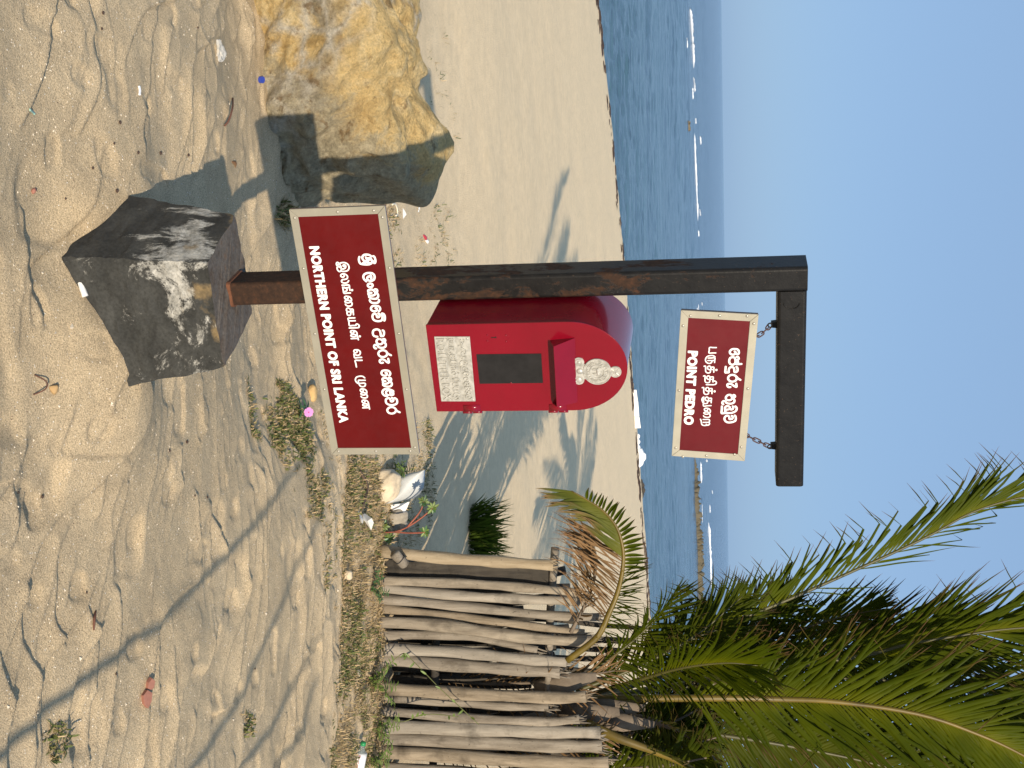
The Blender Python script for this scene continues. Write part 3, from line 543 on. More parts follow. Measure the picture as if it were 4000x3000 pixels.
for s, z in ((.1155, 1.094), (.2915, 1.0905)):
    mb = MB(); mb.ball(pf(s, .1530, z), (.0032, .0016, .0032), 8, 5); mb.build('screw', M_SIL, plate, True, shift=False)
for s, z in ((.1075, 1.147), (.124, 1.146), (.109, 1.196), (.1265, 1.195), (.245, 1.197)):
    mb = MB(); mb.ball(pf(s, .1500, z), (.0028, .0018, .0028), 8, 5); mb.build('screw', M_RED, box, True, shift=False)
mb = MB(); mb.ball(pf(.1145, .1499, 1.168), (.0026, .0008, .0026), 10, 5); mb.box(pf(.1145, .1501, 1.161), (.0022, .0012, .010)); mb.build('keyhole', M_BLK, box, shift=False)
# --- emblem
def disc(mb, c, r, o0, o1, n=36):
    mb.prism([(c[0]+r*cos(2*pi*k/n), c[1]+r*sin(2*pi*k/n)) for k in range(n)], o0, o1, lambda a, b, q: (a, -q, b))
def ringt(mb, c, r, rt, o, n=36):
    mb.tube([pf(c[0]+r*cos(2*pi*k/n), o, c[1]+r*sin(2*pi*k/n)) for k in range(n+1)], rt, 6, cap=False)
E0 = 0.1497
em = MB(); C0 = (.2150, 1.4245); C1 = (.2165, 1.4705); C2 = (.1885, 1.3785); C3 = (.2375, 1.3760); C4 = (.2130, 1.3800)
disc(em, C0, .0365, E0, .1532); em2 = em.build('emblem', M_SIL, box, shift=False); autosm(em2)
def epart(name, fnb):
    q = MB(); fnb(q); o = q.build(name, M_SIL, em2, shift=False); autosm(o, 40); return o
epart('wheel', lambda q: (disc(q, C1, .0158, E0, .1527), ringt(q, C1, .0140, .0014, .1530), ringt(q, C1, .003, .0014, .1530, 12),
      [q.tube([pf(C1[0]+.003*cos(a), .1530, C1[1]+.003*sin(a)), pf(C1[0]+.0135*cos(a), .1530, C1[1]+.0135*sin(a))], .0009, 5) for a in np.linspace(0, 2*pi, 9)[:8]]))
epart('base', lambda q: (q.prism([(.1755, 1.3605), (.2495, 1.3575), (.250, 1.3665), (.176, 1.3695)], E0, .1535, lambda a, b, c: (a, -c, b)),
      disc(q, C2, .0140, E0, .1527), disc(q, C3, .0138, E0, .1527), q.prism([(.190, 1.366), (.238, 1.364), (.236, 1.395), (.194, 1.396)], E0, .1524, lambda a, b, c: (a, -c, b))))
epart('sun_disc', lambda q: (ringt(q, C2, .0085, .0014, .1527, 20), q.ball(pf(C2[0], .1527, C2[1]), (.005, .0022, .005), 10, 6)))
epart('moon_disc', lambda q: (ringt(q, C3, .0095, .0012, .1527, 20), q.ball(pf(C3[0], .1527, C3[1]), (.0075, .0022, .0075), 10, 6)))
epart('vase', lambda q: (q.ball(pf(C4[0], .1526, C4[1]), (.0085, .005, .009), 12, 8), q.ball(pf(C4[0], .1530, C4[1]+.010), (.010, .002, .002), 10, 5)))
epart('petal_ring', lambda q: (ringt(q, C0, .0350, .0019, .1534), ringt(q, C0, .0275, .0016, .1536), ringt(q, C0, .0185, .0022, .1536),
      [q.ball(pf(C0[0]+.0235*cos(a), .1532, C0[1]+.0235*sin(a)), (.0020, .0030, .0034), 6, 4) for a in np.linspace(0, 2*pi, 21)[:20]],
      [q.ball(pf(C0[0]+.0318*cos(a), .1532, C0[1]+.0318*sin(a)), (.0017, .0012, .0017), 6, 4) for a in np.linspace(0, 2*pi, 45)[:44]]))
def lion(q):
    def ln(p, r): q.tube([pf(C0[0]+x*.0155, .1542, C0[1]+z*.0155) for x, z in p], r, 6)
    ln([(-.55, .05), (-.2, .1), (.2, .12), (.45, .2)], [.0034, .0036, .0040, .0038])
    ln([(.45, .25), (.55, .5), (.75, .52)], [.0026, .0026, .0016])
    for p in ([(-.5, 0), (-.6, -.4), (-.45, -.75)], [(-.35, 0), (-.25, -.4), (-.35, -.75)], [(.3, .05), (.25, -.4), (.35, -.75)], [(.45, .1), (.75, -.05), (.8, .2)]): ln(p, .0014)
    ln([(-.55, .05), (-.85, .3), (-.75, .65), (-.55, .75)], .0010); ln([(.8, .2), (.82, .75)], .0009)
epart('lion', lion)
# ================================================================== CONCRETE BLOCK
def block_mat():
    m, nt, b = mat('stained_concrete'); v = coords(nt)
    sp = N(nt, 'ShaderNodeSeparateXYZ'); nt.links.new(v, sp.inputs[0])
    st = noise(nt, coords(nt, 'Object', (7, 7, 1.6)), 1.0, 6, 0.62, 0.3)
    dark = ramp(nt, noise(nt, coords(nt, 'Object', (3, 3, 5)), 3.0, 6, 0.65), [(0.3, (0.022, 0.022, 0.020)), (0.7, (0.058, 0.058, 0.053))])
    hgt = mth(nt, 'MULTIPLY', mth(nt, 'SUBTRACT', sp.outputs[2], 0.27), 0.42)
    f = mth(nt, 'ADD', noise(nt, coords(nt, 'Object', (1.4, 1.4, 1.0)), 5.5, 7, 0.68, 0.6), hgt)
    lf = ramp(nt, sp.outputs[0], [(0.0, (1, 1, 1))]); lf = mth(nt, 'LESS_THAN', sp.outputs[0], -0.343)
    st2 = noise(nt, coords(nt, 'Object', (11, 11, 3.0)), 1.0, 9, 0.78, 0.4)
    band = ramp(nt, sp.outputs[2], [(0.12, (0, 0, 0)), (0.25, (0.5, 0.5, 0.5)), (0.32, (1, 1, 1)), (0.36, (0.6, 0.6, 0.6)), (0.40, (0.2, 0.2, 0.2))])
    ffront = mth(nt, 'ADD', noise(nt, coords(nt, 'Object', (1.0, 1.0, 1.1)), 9.0, 9, 0.78, 0.4), mth(nt, 'SUBTRACT', mth(nt, 'MULTIPLY', band, 0.18), 0.045))
    fleft = mth(nt, 'ADD', st2, mth(nt, 'MULTIPLY', band, 0.17))
    corner = mth(nt, 'MULTIPLY', mth(nt, 'SUBTRACT', 1.0, mth(nt, 'MINIMUM', 1.0, mth(nt, 'MULTIPLY', mth(nt, 'ABSOLUTE', mth(nt, 'ADD', sp.outputs[0], 0.33)), 14.0))), 0.09)
    f = mth(nt, 'ADD', mth(nt, 'ADD', mth(nt, 'MULTIPLY', lf, fleft), mth(nt, 'MULTIPLY', mth(nt, 'SUBTRACT', 1.0, lf), ffront)), corner)
    lime = ramp(nt, f, [(0.605, (0, 0, 0)), (0.675, (0.95, 0.95, 0.95))])
    limec = ramp(nt, noise(nt, v, 30, 5, 0.7), [(0.3, (0.16, 0.155, 0.135)), (0.6, (0.46, 0.445, 0.40))])
    c = mix(nt, lime, dark, limec)
    och = ramp(nt, mth(nt, 'ADD', noise(nt, v, 9, 5), mth(nt, 'MULTIPLY', mth(nt, 'SUBTRACT', sp.outputs[2], 0.36), 1.5)), [(0.58, (0, 0, 0)), (0.68, (0.85, 0.85, 0.85))])
    c = mix(nt, och, c, (0.22, 0.155, 0.075))
    geo = nt.nodes.new('ShaderNodeNewGeometry'); sn = N(nt, 'ShaderNodeSeparateXYZ'); nt.links.new(geo.outputs['True Normal'], sn.inputs[0])
    topm = mth(nt, 'GREATER_THAN', sn.outputs[2], 0.8)
    topc = ramp(nt, noise(nt, v, 22, 5, 0.65), [(0.3, (0.085, 0.06, 0.042)), (0.55, (0.12, 0.105, 0.09)), (0.75, (0.15, 0.085, 0.045))])
    c = mix(nt, topm, c, topc)
    stain = noise(nt, v, 110, 4, 0.7); c = mix(nt, 1.0, c, ramp(nt, stain, [(0.25, (0.6, 0.6, 0.6)), (0.6, (1.1, 1.1, 1.1))]), 'MULTIPLY')
    nt.links.new(c, b.inputs['Base Color']); b.inputs['Roughness'].default_value = 0.88; b.inputs['Specular IOR Level'].default_value = 0.25
    n1 = bump(nt, b, noise(nt, v, 45, 6, 0.7), 0.45, 0.006); bump(nt, b, mth(nt, 'MULTIPLY', lime, noise(nt, v, 150, 3)), 0.5, 0.002, n1)
    return m
def build_block():
    T = [(-.334, 3.000), (-.057, 3.100), (-.216, 3.307), (-.487, 3.192)]
    B = [(-.366, 2.978), (.035, 3.128), (-.17, 3.43), (-.595, 3.215)]
    bm = bmesh.new(); nz = 44; nu = 36
    def P(f, u, t):
        a0, a1 = Vector(B[f]), Vector(B[(f+1) % 4]); b0, b1 = Vector(T[f]), Vector(T[(f+1) % 4])
        p = a0.lerp(a1, u).lerp(b0.lerp(b1, u), t); return Vector((p.x, p.y, -0.12+0.52*t))
    grid = [[bm.verts.new(P(k//nu, (k % nu)/nu, j/nz)) for k in range(4*nu)] for j in range(nz+1)]
    for j in range(nz):
        for k in range(4*nu): bm.faces.new((grid[j][k], grid[j][(k+1) % (4*nu)], grid[j+1][(k+1) % (4*nu)], grid[j+1][k]))
    bm.faces.new(grid[nz])
    ed = [e for e in bm.edges if (all(v in grid[nz] for v in e.verts)) or any(set(e.verts) == {grid[j][f*nu], grid[j+1][f*nu]} for j in range(nz) for f in range(4))]
    bmesh.ops.bevel(bm, geom=ed, offset=0.005, segments=2, affect='EDGES', profile=0.6)
    for v in bm.verts:
        v.co.x += 0.003*float(vn(v.co.y*14+v.co.z*9, v.co.z*14, 3))+.0022*float(vn(v.co.y*55+v.co.x*40, v.co.z*60, 6)); v.co.y += 0.003*float(vn(v.co.x*14, v.co.z*14+v.co.x*8, 4))+.0022*float(vn(v.co.x*55, v.co.z*60, 7)); v.co.z += 0.002*float(vn(v.co.x*20, v.co.y*20, 5))-.004*max(0, float(vn(v.co.x*38, v.co.y*38, 8)))
    me = bpy.data.meshes.new('concrete_block'); bm.to_mesh(me); bm.free()
    me.materials.append(block_mat()); ob = bpy.data.objects.new('concrete_block', me); COL.objects.link(ob)
    tag(ob, 'blackened concrete block with flaking lime wash holding the post', 'concrete block')
build_block()
# rusty weld skirt at the foot of the post belongs to the post
mb = MB(); ringp = rr_ring(PW0-.004, PW1+.004, -.004, PDEP+.004, .011)
mb.prism(ringp, 0.395, 0.409); mb.build('foot_weld', plain('bright_rust', (0.13, 0.048, 0.02), 0.85, var=0.4, vs=60, bmp=0.4), post, shift=False)
# ================================================================== ROCK
def rock_mat(name, base=1.0):
    m, nt, b = mat(name); v = coords(nt)
    f1 = noise(nt, v, 2.6, 6, 0.62, 0.8); f2 = noise(nt, v, 7.5, 7, 0.68, 0.7); f3 = noise(nt, v, 26, 5, 0.65)
    och = ramp(nt, f2, [(0.28, (0.34, 0.22, 0.085)), (0.45, (0.58, 0.40, 0.165)), (0.6, (0.70, 0.54, 0.28)), (0.75, (0.74, 0.62, 0.42))])
    gry = ramp(nt, f3, [(0.3, (0.20, 0.165, 0.105)), (0.7, (0.44, 0.37, 0.25))])
    c = mix(nt, ramp(nt, f1, [(0.47, (0, 0, 0)), (0.56, (1, 1, 1))]), och, gry)
    vo = N(nt, 'ShaderNodeTexVoronoi', Scale=9.0, Randomness=1.0); vo.feature = 'DISTANCE_TO_EDGE'
    dv = nt.nodes.new('ShaderNodeMix'); dv.data_type = 'VECTOR'; dv.inputs[0].default_value = 0.12
    nz = N(nt, 'ShaderNodeTexNoise', Scale=6.0, Detail=4.0); nt.links.new(v, nz.inputs['Vector'])
    nt.links.new(v, dv.inputs[4]); nt.links.new(nz.outputs['Color'], dv.inputs[5]); nt.links.new(dv.outputs[1], vo.inputs['Vector'])
    spz = N(nt, 'ShaderNodeSeparateXYZ'); nt.links.new(v, spz.inputs[0])
    crk = ramp(nt, vo.outputs['Distance'], [(0.0, (1, 1, 1)), (0.22, (0, 0, 0))])
    crust = mth(nt, 'MULTIPLY', mth(nt, 'MULTIPLY', crk, noise(nt, v, 22, 5, 0.75)), ramp(nt, noise(nt, v, 3.3, 6, 0.7), [(0.42, (0, 0, 0)), (0.54, (1.9, 1.9, 1.9))]))
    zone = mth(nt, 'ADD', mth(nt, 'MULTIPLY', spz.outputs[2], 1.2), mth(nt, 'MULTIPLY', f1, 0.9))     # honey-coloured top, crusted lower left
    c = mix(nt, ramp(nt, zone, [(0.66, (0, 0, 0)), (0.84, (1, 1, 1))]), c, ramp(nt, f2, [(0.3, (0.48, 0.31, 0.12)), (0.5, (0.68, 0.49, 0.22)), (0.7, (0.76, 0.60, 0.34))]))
    dk = mth(nt, 'ADD', mth(nt, 'SUBTRACT', mth(nt, 'MULTIPLY', spz.outputs[0], 0.8), mth(nt, 'MULTIPLY', spz.outputs[2], 0.5)), mth(nt, 'MULTIPLY', f2, 0.9))  # grey right end, with the sign's shade on it put into the colour
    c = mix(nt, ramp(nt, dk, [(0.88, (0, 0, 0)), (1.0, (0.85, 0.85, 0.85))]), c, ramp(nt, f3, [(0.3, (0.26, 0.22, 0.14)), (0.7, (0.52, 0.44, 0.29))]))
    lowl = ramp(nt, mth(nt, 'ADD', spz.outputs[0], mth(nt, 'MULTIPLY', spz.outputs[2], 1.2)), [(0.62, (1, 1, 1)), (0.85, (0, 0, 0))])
    crust = mth(nt, 'MULTIPLY', crust, lowl)
    c = mix(nt, crust, c, (0.62, 0.56, 0.45))
    pit = ramp(nt, noise(nt, v, 15, 4, 0.6), [(0.60, (0, 0, 0)), (0.68, (1, 1, 1))])
    c = mix(nt, mth(nt, 'MULTIPLY', pit, 0.7), c, (0.20, 0.12, 0.05))
    c = mix(nt, 1.0, c, ramp(nt, noise(nt, v, 75, 6, 0.8), [(0.3, (0.6*base,)*3), (0.66, (1.2*base,)*3)]), 'MULTIPLY')
    nt.links.new(c, b.inputs['Base Color']); b.inputs['Roughness'].default_value = 0.92; b.inputs['Specular IOR Level'].default_value = 0.2
    n1 = bump(nt, b, mth(nt, 'ADD', f2, mth(nt, 'MULTIPLY', crust, 0.35)), 0.9, 0.05); n2 = bump(nt, b, noise(nt, v, 26, 8, 0.8), 1.0, 0.022, n1); bump(nt, b, pit, -0.5, 0.01, n2)
    return m
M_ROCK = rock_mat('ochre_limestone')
def n3(p, s, k): return float(vn(p[0]*s+p[2]*s*0.71+k, p[1]*s-p[2]*s*0.63+2.7*k, int(k*7)))
def boulder(name, c, half, material, label, sub=4, amp=0.18, sq=4.0, seed=1, shape=None, fr=2.0, cat='rock', group=None):
    bm = bmesh.new(); bmesh.ops.create_icosphere(bm, subdivisions=sub, radius=1)
    for v in bm.verts:
        p = v.co.normalized(); k = (abs(p.x)**sq+abs(p.y)**sq+abs(p.z)**sq)**(-1/sq); q = p*k
        w = Vector((q.x*half[0], q.y*half[1], q.z*half[2]))
        dsp = amp*(n3(w+Vector(c), fr, seed)*0.6+n3(w+Vector(c), fr*2.3, seed+1)*0.28+n3(w+Vector(c), fr*5.7, seed+2)*0.13+abs(n3(w+Vector(c), fr*4, seed+4))*-0.22+n3(w+Vector(c), fr*13, seed+3)*0.05)
        w = w + p*dsp
        if shape: w = shape(w)
        v.co = w
    me = bpy.data.meshes.new(name); bm.to_mesh(me); bm.free(); me.polygons.foreach_set('use_smooth', [True]*len(me.polygons))
    me.materials.append(material); ob = bpy.data.objects.new(name, me); COL.objects.link(ob); ob.location = c
    tag(ob, label, cat, group); return ob
def rock_shape(w):
    w = w.copy()
    x = w.x
    # right end stands taller with an overhanging lip, middle sags
    up = max(0, w.z)
    lift = 0.11*np.exp(-((x-0.78)/0.26)**2) - 0.01*np.exp(-((x-0.25)/0.25)**2)
    w.z += up/0.32*lift*(0.45+0.55*sst(-0.35, 0.3, w.y))
    w.x += 0.07*np.exp(-((w.z-0.40)/0.10)**2)*sst(0.6, 0.9, x) - 0.04*sst(.6, .9, x)*sst(0.3, 0.1, abs(w.z-0.1))
    w.y += 0.16*(x-0.9)*-0.0 + 0.22*sst(0.0, 0.9, x)*0.5 + 0.10*max(0, w.z)
    return w
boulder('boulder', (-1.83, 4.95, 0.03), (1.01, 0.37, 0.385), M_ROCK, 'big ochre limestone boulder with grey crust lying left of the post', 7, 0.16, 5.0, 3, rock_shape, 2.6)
# ================================================================== FENCE of dry palm stalks
def wood_mat(name, lo, hi, sc=(30, 30, 4)):
    m, nt, b = mat(name)
    v = coords(nt, 'Object', sc); f = noise(nt, v, 1.0, 6, 0.65, 0.3); g = noise(nt, coords(nt), 6, 5, 0.6); k = noise(nt, coords(nt), 45, 4, 0.7)
    c = ramp(nt, f, [(0.25, lo), (0.7, hi)])
    c = mix(nt, ramp(nt, g, [(0.55, (0, 0, 0)), (0.72, (0.75, 0.75, 0.75))]), c, tuple(q*0.42 for q in lo))
    c = mix(nt, ramp(nt, k, [(0.64, (0, 0, 0)), (0.70, (0.7, 0.7, 0.7))]), c, tuple(q*0.5 for q in lo))
    nt.links.new(c, b.inputs['Base Color']); b.inputs['Roughness'].default_value = 0.85; b.inputs['Specular IOR Level'].default_value = 0.25
    bump(nt, b, mth(nt, 'ADD', f, mth(nt, 'MULTIPLY', k, 0.5)), 0.6, 0.006); return m
M_STALK = wood_mat('grey_dry_stalk', (0.115, 0.092, 0.066), (0.35, 0.295, 0.22))
M_STALK2 = wood_mat('brown_dry_stalk', (0.10, 0.08, 0.058), (0.32, 0.275, 0.215))
M_DARKW = wood_mat('dark_rough_timber', (0.022, 0.020, 0.018), (0.085, 0.072, 0.055))
M_SPLIT = wood_mat('split_pale_stalk', (0.22, 0.165, 0.10), (0.42, 0.34, 0.23))
M_WIRE = plain('binding_wire', (0.02, 0.02, 0.022), 0.6)
FY = 6.05
fence = tag(empty('fence', (1.35, FY, gh(1.35, FY))), 'grey fence of upright dried palm stalks below the coconut palm', 'fence')
def c6(x, y, d=0.0): return at(1200+x*0.633, 2100+y*0.633, FY+d)
PXM = 4700/6.15*1.0
STK = [
 ([(470, 265), (900, 280), (1300, 305), (1680, 340)], 50, 0, 0), ([(470, 312), (900, 355), (1300, 378), (1740, 395)], 55, 0.015, 0),
 ([(460, 378), (900, 420), (1480, 478), (1810, 492)], 50, 0.0, 1), ([(470, 438), (900, 488), (1350, 545), (1710, 592)], 50, 0.02, 0),
 ([(400, 520), (800, 538), (1150, 590), (1470, 628), (1760, 642)], 62, -0.01, 0), ([(470, 603), (800, 600), (1100, 622), (1420, 698)], 50, 0.02, 1),
 ([(460, 690), (900, 706), (1300, 746), (1600, 768)], 60, 0, 0), ([(480, 750), (900, 786), (1300, 816), (1560, 832)], 66, 0.01, 0),
 ([(510, 935), (900, 960), (1500, 988), (1720, 980)], 66, -0.01, 0), ([(480, 990), (800, 1010), (1200, 1040), (1490, 1046)], 46, 0.02, 1),
 ([(480, 1070), (900, 1108), (1450, 1136), (1680, 1120)], 50, 0.0, 1), ([(480, 1165), (900, 1180), (1400, 1196), (1810, 1204)], 72, 0.0, 0),
 ([(480, 1240), (900, 1256), (1450, 1282), (1820, 1290)], 76, 0.01, 0), ([(440, 1320), (900, 1350), (1450, 1386), (1860, 1392)], 72, -0.01, 0),
 ([(440, 1420), (900, 1450), (1450, 1480), (1800, 1486)], 66, 0.01, 1), ([(440, 1500), (900, 1520), (1450, 1550), (1750, 1566)], 62, 0.0, 0)]
def stake(pts, wpx, d, kind, name='stake', material=None):
    P = [c6(x, y, d) for x, y in pts]; P[0] = P[0] + (P[0]-P[1]).normalized()*0.10
    sm = crom(P, 14); r0 = wpx*0.633/2/PXM*1.16
    rr = [r0*(1.14-0.22*i/14)*(1+0.10*sin(i*1.3+x_)) for i, x_ in zip(range(15), [rng.random()*3]*15)]
    mb = MB(); mb.tube(sm, rr, 9, sq=0.72, jit=0.10)
    # frayed, slant-cut top
    top = sm[-1]; t = (sm[-1]-sm[-2]).normalized()
    for k in range(7):
        a = rng.uniform(0, 2*pi); q = top + Vector((cos(a)*rr[-1]*0.75, sin(a)*rr[-1]*0.5, -0.02))
        e = q + t*rng.uniform(.03, .085) + Vector((rng.uniform(-.02, .02), rng.uniform(-.01, .01), 0)); mb.tube([q, q.lerp(e, .6), e], [.006, .0035, .0008], 4)
    return mb.build(name, material or (M_STALK2 if kind else M_STALK), fence, True)
M_ST3 = wood_mat('tan_dry_stalk', (0.12, 0.092, 0.06), (0.34, 0.275, 0.195)); M_ST4 = wood_mat('pale_grey_stalk', (0.15, 0.128, 0.10), (0.37, 0.325, 0.26), (22, 22, 3))
for i_, s in enumerate(STK): stake(*s, material=(None, M_ST3, M_ST4, None, M_STALK2)[(i_*7) % 5])
stake([(560, 95), (830, 125), (1170, 148), (1520, 172)], 62, -0.03, 0, 'split_stake', M_SPLIT)
# dark rough timber beside it
A = [c6(500, 190, .05), c6(900, 205, .05), c6(1490, 245, .05)]
mb = MB(); n = 26; L = []
for i in range(n+1):
    p = crom(A, n)[i]; wv = 0.047+0.006*sin(i*.9)+rng.uniform(-.003, .003)
    L.append([(p.x-wv, p.y-0.02+rng.uniform(-.003, .003), p.z), (p.x+wv, p.y-0.02+rng.uniform(-.003, .003), p.z), (p.x+wv, p.y+.03, p.z), (p.x-wv, p.y+.03, p.z)])
L[0] = [(x, y, z-.12) for x, y, z in L[0]]
mb.add([q for r in L for q in r], [(4*i+j, 4*i+(j+1) % 4, 4*i+4+(j+1) % 4, 4*i+4+j) for i in range(n) for j in range(4)]+[(0, 3, 2, 1), (4*n, 4*n+1, 4*n+2, 4*n+3)])
mb.build('rough_timber', M_DARKW, fence)
# rails behind the stakes and their wire ties
for x, d in ((1500, 0.06), (800, 0.07)):
    y0 = 60 if x > 1000 else 250
    P = [c6(x+30, y0, d), c6(x, 480, d), c6(x-12, 900, d), c6(x-25, 1560, d)]
    mb = MB(); mb.tube(crom(P, 16), 0.021, 8, jit=0.12); mb.build('rail', M_DARKW if x < 1000 else M_STALK2, fence, True)
for pts, wpx, d, kd in STK:
    yy = np.interp(1490, [p[0] for p in pts], [p[1] for p in pts]); p = c6(1490, yy, d); r = wpx*0.633/2/PXM*1.06
    mb = MB(); mb.tube([(p.x+r*1.02*cos(a), p.y+0.015+r*1.1*sin(a), p.z+0.012*cos(a)) for a in np.linspace(0, 2*pi, 13)], 0.0022, 5, cap=False); mb.build('wire_tie', M_WIRE, fence, True)
# dark back row seen above the rail
for i, (x0, y0, x1, y1, wpx) in enumerate([(1450, 500, 2080, 560, 40), (1480, 600, 2030, 640, 55), (1480, 660, 1990, 700, 50), (1460, 740, 1960, 742, 44), (1450, 800, 1930, 830, 44), (1430, 880, 1900, 872, 50), (1420, 1060, 1900, 1090, 46), (1420, 1330, 1880, 1340, 44), (800, 880, 1500, 870, 40), (700, 650, 1480, 655, 36)]):
    P = [c6(x0, y0, .35), c6((x0+x1)/2, (y0+y1)/2+6, .37), c6(x1, y1, .38)]; r = wpx*0.633/2/PXM
    P = [P[0]-Vector((0, 0, max(0, P[0].z-gh(P[0].x, P[0].y)+.05)))]+P
    mb = MB(); mb.tube(crom(P, 10), [r*(1.1-.04*k) for k in range(11)], 7, jit=.15); mb.build('back_stake', M_DARKW, fence, True)
for i in range(19):
    x = 1.0+i*.058+rng.uniform(-.02, .02); yb_ = FY+.17+rng.uniform(0, .1); z0 = gh(x, yb_)-.05; h = rng.uniform(.75, 1.05)
    P = [Vector((x, yb_, z0)), Vector((x+rng.uniform(-.03, .03), yb_, z0+h*.5)), Vector((x-.05+rng.uniform(-.03, .03), yb_+.02, z0+h))]
    mb = MB(); mb.tube(crom(P, 8), [.030-.001*k for k in range(9)], 7, jit=.2); mb.build('back_stake', M_DARKW, fence, True)
# sawn-off log lying at the fence corner
lg = tag(empty('log_stub', drop(1560, 2195)), 'short sawn stalk stub tied with wire at the fence corner', 'log stub')
a = c6(540, 100, -.16); b_ = c6(600, 165, -.10)
mb = MB(); mb.tube([a, a.lerp(b_, .5), b_], [.027, .026, .027], 12, jit=.05); mb.build('wood', M_STALK2, lg, True)
mb = MB(); d_ = (b_-a).normalized(); c_ = a.lerp(b_, .45); u_ = d_.orthogonal().normalized(); v_ = d_.cross(u_)
mb.tube([c_+u_*.029*cos(t)+v_*.029*sin(t)+d_*.003*sin(3*t) for t in np.linspace(0, 4*pi, 26)], .0022, 5); mb.build('wire_wrap', M_WIRE, lg, True)

# ================================================================== COCONUT PALMS
def leaf_mat(name, stops, rough=0.42, trans=0.22):
    m, nt, b = mat(name)
    a = nt.nodes.new('ShaderNodeAttribute'); a.attribute_name = 'tip'
    c = ramp(nt, a.outputs['Fac'], stops)
    g = noise(nt, coords(nt), 7, 3); c = mix(nt, 1.0, c, ramp(nt, g, [(0.3, (0.75, 0.78, 0.7)), (0.7, (1.2, 1.15, 1.1))]), 'MULTIPLY')
    nt.links.new(c, b.inputs['Base Color']); b.inputs['Roughness'].default_value = rough; b.inputs['Specular IOR Level'].default_value = 0.07
    tr = nt.nodes.new('ShaderNodeBsdfTranslucent'); nt.links.new(mix(nt, 1.0, c, (1.5, 1.7, 0.8), 'MULTIPLY'), tr.inputs[0])
    ms = nt.nodes.new('ShaderNodeMixShader'); ms.inputs[0].default_value = trans
    out = nt.nodes['Material Output']; nt.links.new(b.outputs[0], ms.inputs[1]); nt.links.new(tr.outputs[0], ms.inputs[2]); nt.links.new(ms.outputs[0], out.inputs[0])
    return m
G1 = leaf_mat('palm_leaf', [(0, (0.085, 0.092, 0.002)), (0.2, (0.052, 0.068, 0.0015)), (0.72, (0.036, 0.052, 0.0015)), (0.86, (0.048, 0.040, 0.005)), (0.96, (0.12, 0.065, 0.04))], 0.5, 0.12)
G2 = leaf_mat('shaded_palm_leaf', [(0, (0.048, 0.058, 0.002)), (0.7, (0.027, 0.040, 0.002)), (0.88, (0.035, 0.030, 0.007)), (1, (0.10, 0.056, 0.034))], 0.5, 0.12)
G3 = leaf_mat('yellowing_palm_leaf', [(0, (0.12, 0.125, 0.02)), (0.5, (0.085, 0.10, 0.018)), (0.75, (0.12, 0.10, 0.03)), (1, (0.22, 0.13, 0.07))])
DRY = leaf_mat('dry_palm_leaf', [(0, (0.15, 0.095, 0.05)), (0.6, (0.22, 0.135, 0.07)), (1, (0.16, 0.09, 0.05))], 0.7, 0.12)
M_RACH = plain('palm_midrib', (0.060, 0.055, 0.010), 0.5, var=0.25, vs=9)
M_PET = plain('yellow_palm_stalk', (0.125, 0.085, 0.009), 0.5, var=0.35, vs=6)
M_DPET = plain('dry_palm_stalk', (0.15, 0.115, 0.08), 0.8, var=0.35, vs=12, bmp=.4)
def leaflet(mb, p, d0, L, w, nrm, droop, segs=7, curl=0.0, kink=None, fold=0.35):
    """one folded leaflet blade: a narrow V with a drooping, wavering tip"""
    d = d0.normalized(); q = Vector(p); st = L/segs
    vs = []; aa = []
    ph = rng.uniform(0, 6.28)
    for k in range(segs+1):
        t = k/segs
        side = d.cross(nrm); side = side.normalized() if side.length > 1e-6 else Vector((1, 0, 0))
        up = side.cross(d).normalized()
        ww = w*(0.45+0.55*min(1, t*5))*(1 if t < .45 else max(0.05, 1-((t-.45)/.55)**1.5))
        vs += [q-side*ww/2+up*ww*fold, q, q+side*ww/2+up*ww*fold]; aa += [t]*3
        g = droop*(0.25+1.9*t*t)/segs
        d = (d + Vector((0, 0, -g)) + side*curl*0.12*sin(ph+t*5)).normalized()
        if kink and abs(t-kink) < 0.5/segs: d = (d + Vector((rng.uniform(-.3, .3), rng.uniform(-.3, .3), -1.2))).normalized()
        q = q + d*st
    fs = []
    for k in range(segs):
        a = 3*k; fs += [(a, a+1, a+4, a+3), (a+1, a+2, a+5, a+4)]
    mb.add(vs, fs, aa)
